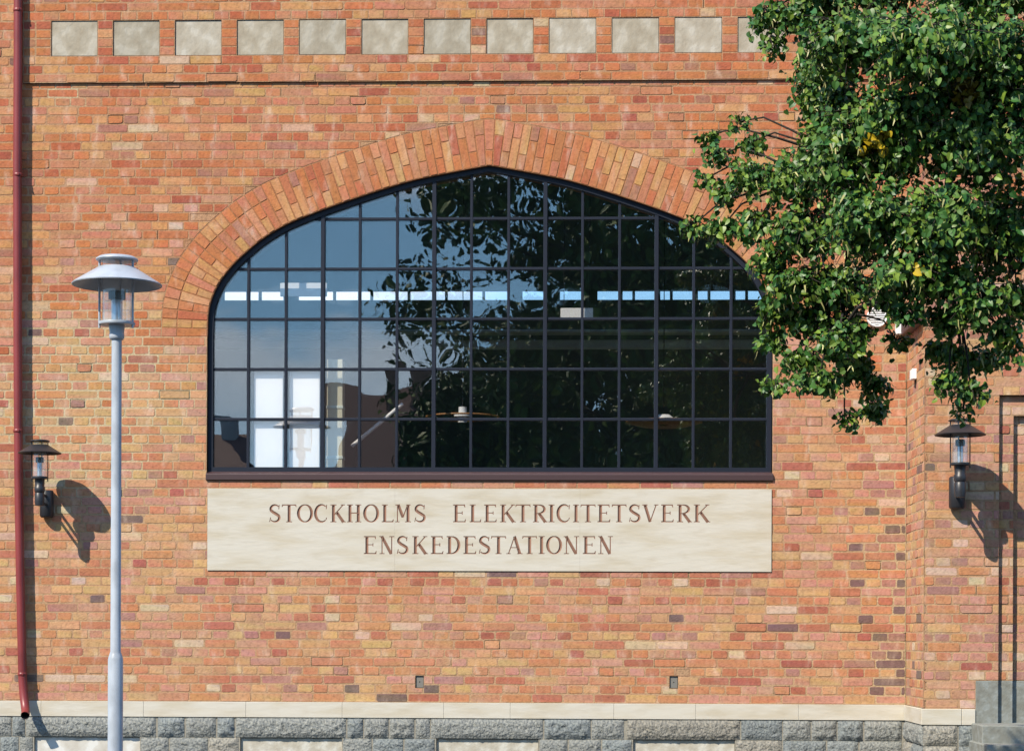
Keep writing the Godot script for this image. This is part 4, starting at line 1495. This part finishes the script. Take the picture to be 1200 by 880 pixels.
func leaf_mesh() -> ArrayMesh:
	# a heart-shaped lime leaf, one unit long, folded a little along its midrib
	var g := G.new()
	var rim := [Vector2(0.0, 0.0), Vector2(0.24, -0.08), Vector2(0.44, 0.10), Vector2(0.47, 0.36), Vector2(0.32, 0.68), Vector2(0.0, 1.0)]
	for s in [-1.0, 1.0]:
		var first := g.v.size()
		for k in rim.size():
			var p: Vector2 = rim[k]
			var z := 0.22 * p.x - 0.25 * p.y * p.y + 0.05 * sin(p.y * 9.0)
			g.vert(Vector3(p.x * s, p.y, z), Vector3(-0.35 * s, 0.25 * p.y, 1).normalized())
		g.vert(Vector3(0, 0.45, -0.05), Vector3(-0.25 * s, 0.1, 1).normalized())
		for k in rim.size() - 1: g.face(first + rim.size(), first + k, first + k + 1)
	return g.mesh()

func leaf_colour() -> Color:
	var k := rng.randf()
	var c := Color(0.030, 0.104, 0.022).lerp(Color(0.155, 0.230, 0.028), k * k)
	return c * rng.randf_range(0.75, 1.2)

func leaf_turn(d: Vector3, droop: float) -> Basis:
	# facing mostly outward and up, tip hanging
	var nn := (d * rng.randf_range(0.2, 1.0) + Vector3(rng.randf_range(-1, 1), rng.randf_range(-0.3, 1.0), rng.randf_range(-0.5, 1.0)) * 0.8).normalized()
	var tip := Vector3(rng.randf_range(-1, 1), -droop + rng.randf_range(-0.6, 0.6), rng.randf_range(-1, 1)).normalized()
	tip = (tip - nn * tip.dot(nn)).normalized()
	return Basis(tip.cross(nn).normalized(), tip, nn)

func scatter(called: String, list: Array, mesh: Mesh, mtl: Material, parent: Node3D):
	var mm := MultiMesh.new()
	mm.transform_format = MultiMesh.TRANSFORM_3D
	mm.use_colors = true
	mm.mesh = mesh
	mm.instance_count = list.size()
	for k in list.size():
		mm.set_instance_transform(k, list[k][0])
		mm.set_instance_color(k, list[k][1])
	var o := MultiMeshInstance3D.new()
	o.name = numbered(parent, called)
	o.multimesh = mm
	o.material_override = mtl
	parent.add_child(o, true)
	stuff(o)

func big_tree(p: Vector3, h: float, r: float, s: int, label: String):
	rng.seed = 100 + s
	var t := thing("street_tree", label, "tree", p, "trees across the street")
	var g := G.new()
	g.tube([Vector3(0, 0, 0), Vector3(0.1, 2, 0), Vector3(-0.1, h * 0.5, 0.1), Vector3(0, h * 0.85, 0)], [0.38, 0.3, 0.2, 0.04], 12)
	put("trunk", g.mesh(), M.bark, t)
	var list := []
	var mesh := leaf_mesh()
	var limbs := G.new()
	for c in 130:
		var dir := Vector3(rng.randf_range(-1, 1), rng.randf_range(-1, 1), rng.randf_range(-1, 1)).normalized()
		var ctr := Vector3(0, h * 0.57, 0) + dir * Vector3(r, h * 0.41, r) * pow(rng.randf(), 0.5) * 0.92
		limbs.tube([Vector3(0, clampf(ctr.y - 2.0, 2.0, h * 0.8), 0), ctr * 0.6 + Vector3(0, ctr.y * 0.35, 0), ctr], [0.09, 0.05, 0.015], 6, false)
		var cr := rng.randf_range(0.9, 1.7)
		for k in 420:
			var d := Vector3(rng.randfn(), rng.randfn(), rng.randfn()).normalized()
			var pos := ctr + d * Vector3(cr, cr * 0.75, cr) * pow(rng.randf(), 0.45)
			var sz := rng.randf_range(0.10, 0.175)
			list.append([Transform3D(leaf_turn(d, 0.6).scaled(Vector3.ONE * sz), pos), leaf_colour()])
	put("limbs", limbs.mesh(), M.bark, t)
	scatter("crown", list, mesh, M.street_leaf, t)

# ---------------------------------------------------------------- the lime tree at the right
func lime_tree():
	rng.seed = 77
	var base := Vector3(5.3, 0.12, 4.6)
	var t := thing("lime_tree", "green lime tree hanging over the right of the brick front", "tree", base)
	var mesh := leaf_mesh()
	var trunk := G.new()
	trunk.tube([Vector3.ZERO, Vector3(0.05, 1.5, 0), Vector3(-0.08, 3.2, -0.05), Vector3(-0.15, 5.2, -0.1), Vector3(-0.2, 8.5, 0)], [0.26, 0.2, 0.17, 0.12, 0.03], 14)
	put("trunk", trunk.mesh(), M.bark, t)
	# clumps of foliage: place in the picture, half width and height, depth before the wall
	var cl := [
		[960, 70, 22, 26, 3.7], [962, 122, 24, 28, 3.7], [962, 158, 24, 26, 3.8], [985, 118, 30, 30, 3.8], [1040, 185, 40, 24, 4.0], [1120, 100, 50, 34, 4.2], [960, -6, 50, 24, 3.7], [1040, -12, 60, 26, 3.9], [1130, -14, 60, 28, 4.0], [1195, -8, 40, 26, 4.2], [905, 14, 26, 20, 3.6], [890, 28, 9, 7, 3.5], [906, 48, 13, 11, 3.6], [944, 18, 34, 24, 3.7], [1000, 40, 70, 56, 4.2], [1090, 45, 85, 66, 4.4], [1165, 60, 60, 80, 4.4], [965, 95, 42, 44, 3.9],
		[1045, 140, 88, 66, 4.4], [1140, 160, 78, 78, 4.4], [985, 185, 62, 56, 4.0], [930, 205, 42, 40, 3.8], [868, 142, 10, 9, 3.4], [884, 165, 17, 13, 3.5], [830, 158, 14, 8, 3.3], [846, 180, 18, 12, 3.4],
		[880, 205, 30, 22, 3.6], [826, 210, 11, 8, 3.3], [850, 222, 18, 13, 3.4], [815, 262, 15, 10, 3.3], [846, 266, 30, 15, 3.4], [890, 258, 32, 24, 3.6], [945, 268, 52, 44, 3.9], [1020, 255, 70, 62, 4.2], [1105, 255, 68, 70, 4.3],
		[1175, 265, 48, 72, 4.4], [905, 305, 26, 22, 3.7], [930, 332, 42, 26, 3.8], [912, 362, 28, 22, 3.6], [985, 335, 46, 40, 4.0], [1060, 320, 52, 38, 4.2], [905, 398, 16, 13, 3.5], [950, 372, 38, 26, 3.8],
		[985, 398, 36, 30, 3.9], [940, 418, 28, 20, 3.7], [908, 450, 15, 9, 3.5], [960, 445, 32, 16, 3.8], [1004, 428, 26, 22, 3.9], [1026, 452, 16, 20, 3.9], [1022, 476, 15, 12, 3.9], [990, 488, 15, 8, 3.8], [1010, 385, 16, 16, 4.0],
		[1050, 398, 18, 8, 4.0], [1060, 366, 20, 14, 4.1], [1042, 352, 24, 12, 4.1], [1115, 330, 40, 30, 4.2], [1150, 350, 40, 34, 4.3], [1110, 372, 28, 22, 4.2], [1100, 408, 20, 17, 4.1], [1130, 418, 24, 20, 4.1], [1112, 445, 17, 12, 4.1], [1138, 458, 17, 15, 4.1],
		[1130, 480, 10, 8, 4.0], [1160, 420, 22, 12, 4.2], [1178, 385, 22, 20, 4.3], [1192, 345, 20, 26, 4.4], [1186, 408, 14, 10, 4.3],
		[1230, 120, 70, 120, 4.6], [1250, 300, 60, 90, 4.6], [1330, 200, 80, 120, 4.8], [1420, 60, 90, 130, 4.8], [1400, 320, 80, 90, 4.8], [1040, -60, 100, 40, 3.4], [1180, -80, 110, 55, 3.4], [1320, -90, 120, 80, 3.6], [1500, 180, 90, 130, 5.0], [1600, 60, 90, 130, 5.0],
		[1240, -210, 120, 70, 3.4], [1450, -180, 120, 100, 5.0], [1620, -120, 110, 100, 5.1], [1380, -360, 140, 90, 5.1], [1550, -320, 120, 90, 5.1], [1700, 220, 80, 110, 5.0]]
	var gaps := [[1029, 371, 11], [1054, 386, 4], [1068, 362, 3], [1074, 380, 5], [1068, 438, 13], [1070, 412, 12], [985, 300, 7], [1010, 262, 5], [1150, 345, 6], [870, 235, 9], [890, 240, 8], [900, 275, 6], [1195, 200, 6], [1165, 372, 8], [1120, 352, 5], [1145, 395, 6], [1085, 390, 9], [1008, 250, 5]]
	var list := []
	var bracts := []
	var twigs := G.new()
	var limbs := G.new()
	var nodes := []
	for path in [[[1480, 210], [1400, 185], [1330, 165], [1250, 150], [1185, 158], [1120, 170], [1075, 178], [1030, 190], [990, 205], [950, 228]], [[1120, 170], [1112, 220], [1110, 270], [1113, 320], [1120, 372]], [[1030, 190], [1010, 240], [995, 290], [990, 340], [988, 385]],
			[[1250, 150], [1215, 210], [1190, 270], [1184, 325]], [[1120, 170], [1085, 110], [1040, 62], [985, 36]], [[1250, 150], [1210, 90], [1165, 40]], [[1400, 185], [1380, 40], [1300, -120], [1200, -200]], [[1480, 210], [1560, 80], [1600, -100], [1500, -260]]]:
		var line := []
		var rr := []
		for k in path.size():
			line.append(at(path[k][0], path[k][1], 4.75 + 0.1 * sin(k * 2.1)) - base)
			rr.append(lerpf(0.055 if path.size() > 5 else 0.026, 0.010, float(k) / (path.size() - 1)))
		if path[0][0] == 1480: line[0] = Vector3(-0.1, line[0].y - 0.1, 0)
		limbs.tube(line, rr, 8, false)
		nodes.append_array(line)
	for c in cl:
		var z: float = maxf(4.3, c[4] + 1.0 + (rng.randf_range(-0.35, 0.35) if c[0] > 940 else 0.0))
		var mpp := (17.5 - z) / F
		var ctr := at(c[0], c[1], z) - base
		var rx: float = c[2] * mpp
		var ry: float = c[3] * mpp
		var rz := clampf(maxf(rx, ry) * 1.0, 0.08, 0.62)
		var far: bool = c[0] > 1215 or c[1] < -30
		# the limb that carries it
		var best := 0
		for k in nodes.size():
			if c[0] < 900 and c[1] > 100 and k > 9: continue
			var far_k: float = nodes[k].distance_to(ctr) + maxf(0.0, ctr.y - nodes[k].y) * 0.5
			var far_b: float = nodes[best].distance_to(ctr) + maxf(0.0, ctr.y - nodes[best].y) * 0.5
			if far_k < far_b: best = k
		var from: Vector3 = nodes[best]
		var mid := from.lerp(ctr, 0.5) + Vector3(0, 0.10, 0.03)
		limbs.tube([from, from.lerp(mid, 0.5) + Vector3(0, 0.05, 0), mid, mid.lerp(ctr, 0.55) + Vector3(0, 0.05, 0), ctr], [0.014, 0.011, 0.008, 0.006, 0.004], 6, false)
		var n := clampi(roundi(c[2] * c[3] * (0.075 if far else 0.54)), 18, 2600)
		var nt := clampi(n / 11, 4, 120)
		for k in nt:
			var d := Vector3(rng.randfn(), rng.randfn() * 0.8 - 0.15, rng.randfn()).normalized()
			var reach := rng.randf_range(0.55, 1.08)
			var end := ctr + d * Vector3(rx, ry, rz) * reach + Vector3(0, -0.03, 0)
			var start := ctr + d * Vector3(rx, ry, rz) * 0.1
			var bend := start.lerp(end, 0.5) + Vector3(0, 0.035, 0)
			twigs.tube([start, bend, end], [0.005, 0.0035, 0.002], 5, false)
			var m := maxi(3, n / nt)
			for j in m:
				var f := rng.randf_range(0.15, 1.05)
				var on := start.bezier_interpolate(bend, bend, end, clampf(f, 0, 1))
				var off := Vector3(rng.randf_range(-1, 1), rng.randf_range(-1, 0.5), rng.randf_range(-1, 1)) * 0.062
				var pos := on + off
				var w := pos + base
				var skip := false
				for q in gaps:
					var gp := at(q[0], q[1], w.z)
					if Vector2(gp.x - w.x, gp.y - w.y).length() < q[2] * (17.5 - w.z) / F: skip = true
				if skip: continue
				var sz := rng.randf_range(0.025, 0.048) * (1.5 if far else 1.0)
				var col := leaf_colour()
				for q in [[1022, 163, 9], [1036, 158, 7], [1012, 176, 6], [1030, 172, 7], [1132, 106, 15], [1078, 315, 6]]:
					var gp := at(q[0], q[1], w.z)
					if Vector2(gp.x - w.x, gp.y - w.y).length() < q[2] * 0.0054:
						col = Color(0.42, 0.30, 0.012) if q[0] < 1100 else Color(0.16, 0.12, 0.012)
				list.append([Transform3D(leaf_turn(d, 0.7).scaled(Vector3.ONE * sz), pos), col, w])
				if not far and rng.randf() < 0.075:
					var tb := Basis.from_euler(Vector3(rng.randf_range(-0.6, 0.6), rng.randf_range(0, TAU), rng.randf_range(2.5, 3.8)))
					bracts.append([Transform3D(tb.scaled(Vector3.ONE * rng.randf_range(0.035, 0.06)), pos + Vector3(0, -0.02, 0.02)), Color(0.42, 0.40, 0.17) * rng.randf_range(0.7, 1.2)])
	put("limbs", limbs.mesh(), M.bark, t)
	stuff(put("twigs", twigs.mesh(), M.bark, t))
	# the leaves that show largest are parts of their own; the rest of the crown is one
	var order := range(list.size())
	order.sort_custom(func(a, b): return list[a][2].z + list[a][0].basis.y.length() * 12.0 > list[b][2].z + list[b][0].basis.y.length() * 12.0)
	var rest := []
	var alone := 0
	var leaf_mats := {}
	for k in order:
		var e = list[k]
		var vx: float = 680.0 + e[2].x * F / (17.5 - e[2].z)
		if alone < 300 and vx < 1195.0 and e[2].y < 6.0:
			alone += 1
			var key := alone % 10
			if not leaf_mats.has(key):
				var m: StandardMaterial3D = M.leaf.duplicate()
				m.vertex_color_use_as_albedo = false
				m.albedo_color = e[1].linear_to_srgb()
				leaf_mats[key] = m
			var o := put("leaf", mesh, leaf_mats[key], t)
			o.transform = e[0]
		else:
			rest.append(e)
	scatter("crown", rest, mesh, M.leaf, t)
	var bm := G.new()
	for s in [0.0]:
		bm.quad(Vector3(-0.11, 0, 0), Vector3(0.11, 0, 0), Vector3(0.08, 0.6, 0.06), Vector3(-0.08, 0.6, 0.06), Vector3.BACK)
		bm.quad(Vector3(-0.08, 0.6, 0.06), Vector3(0.08, 0.6, 0.06), Vector3(0.02, 1.0, 0.02), Vector3(-0.02, 1.0, 0.02), Vector3.BACK)
	scatter("flower_bracts", bracts, bm.mesh(), M.leaf, t)
	print("leaves ", list.size(), " bracts ", bracts.size())
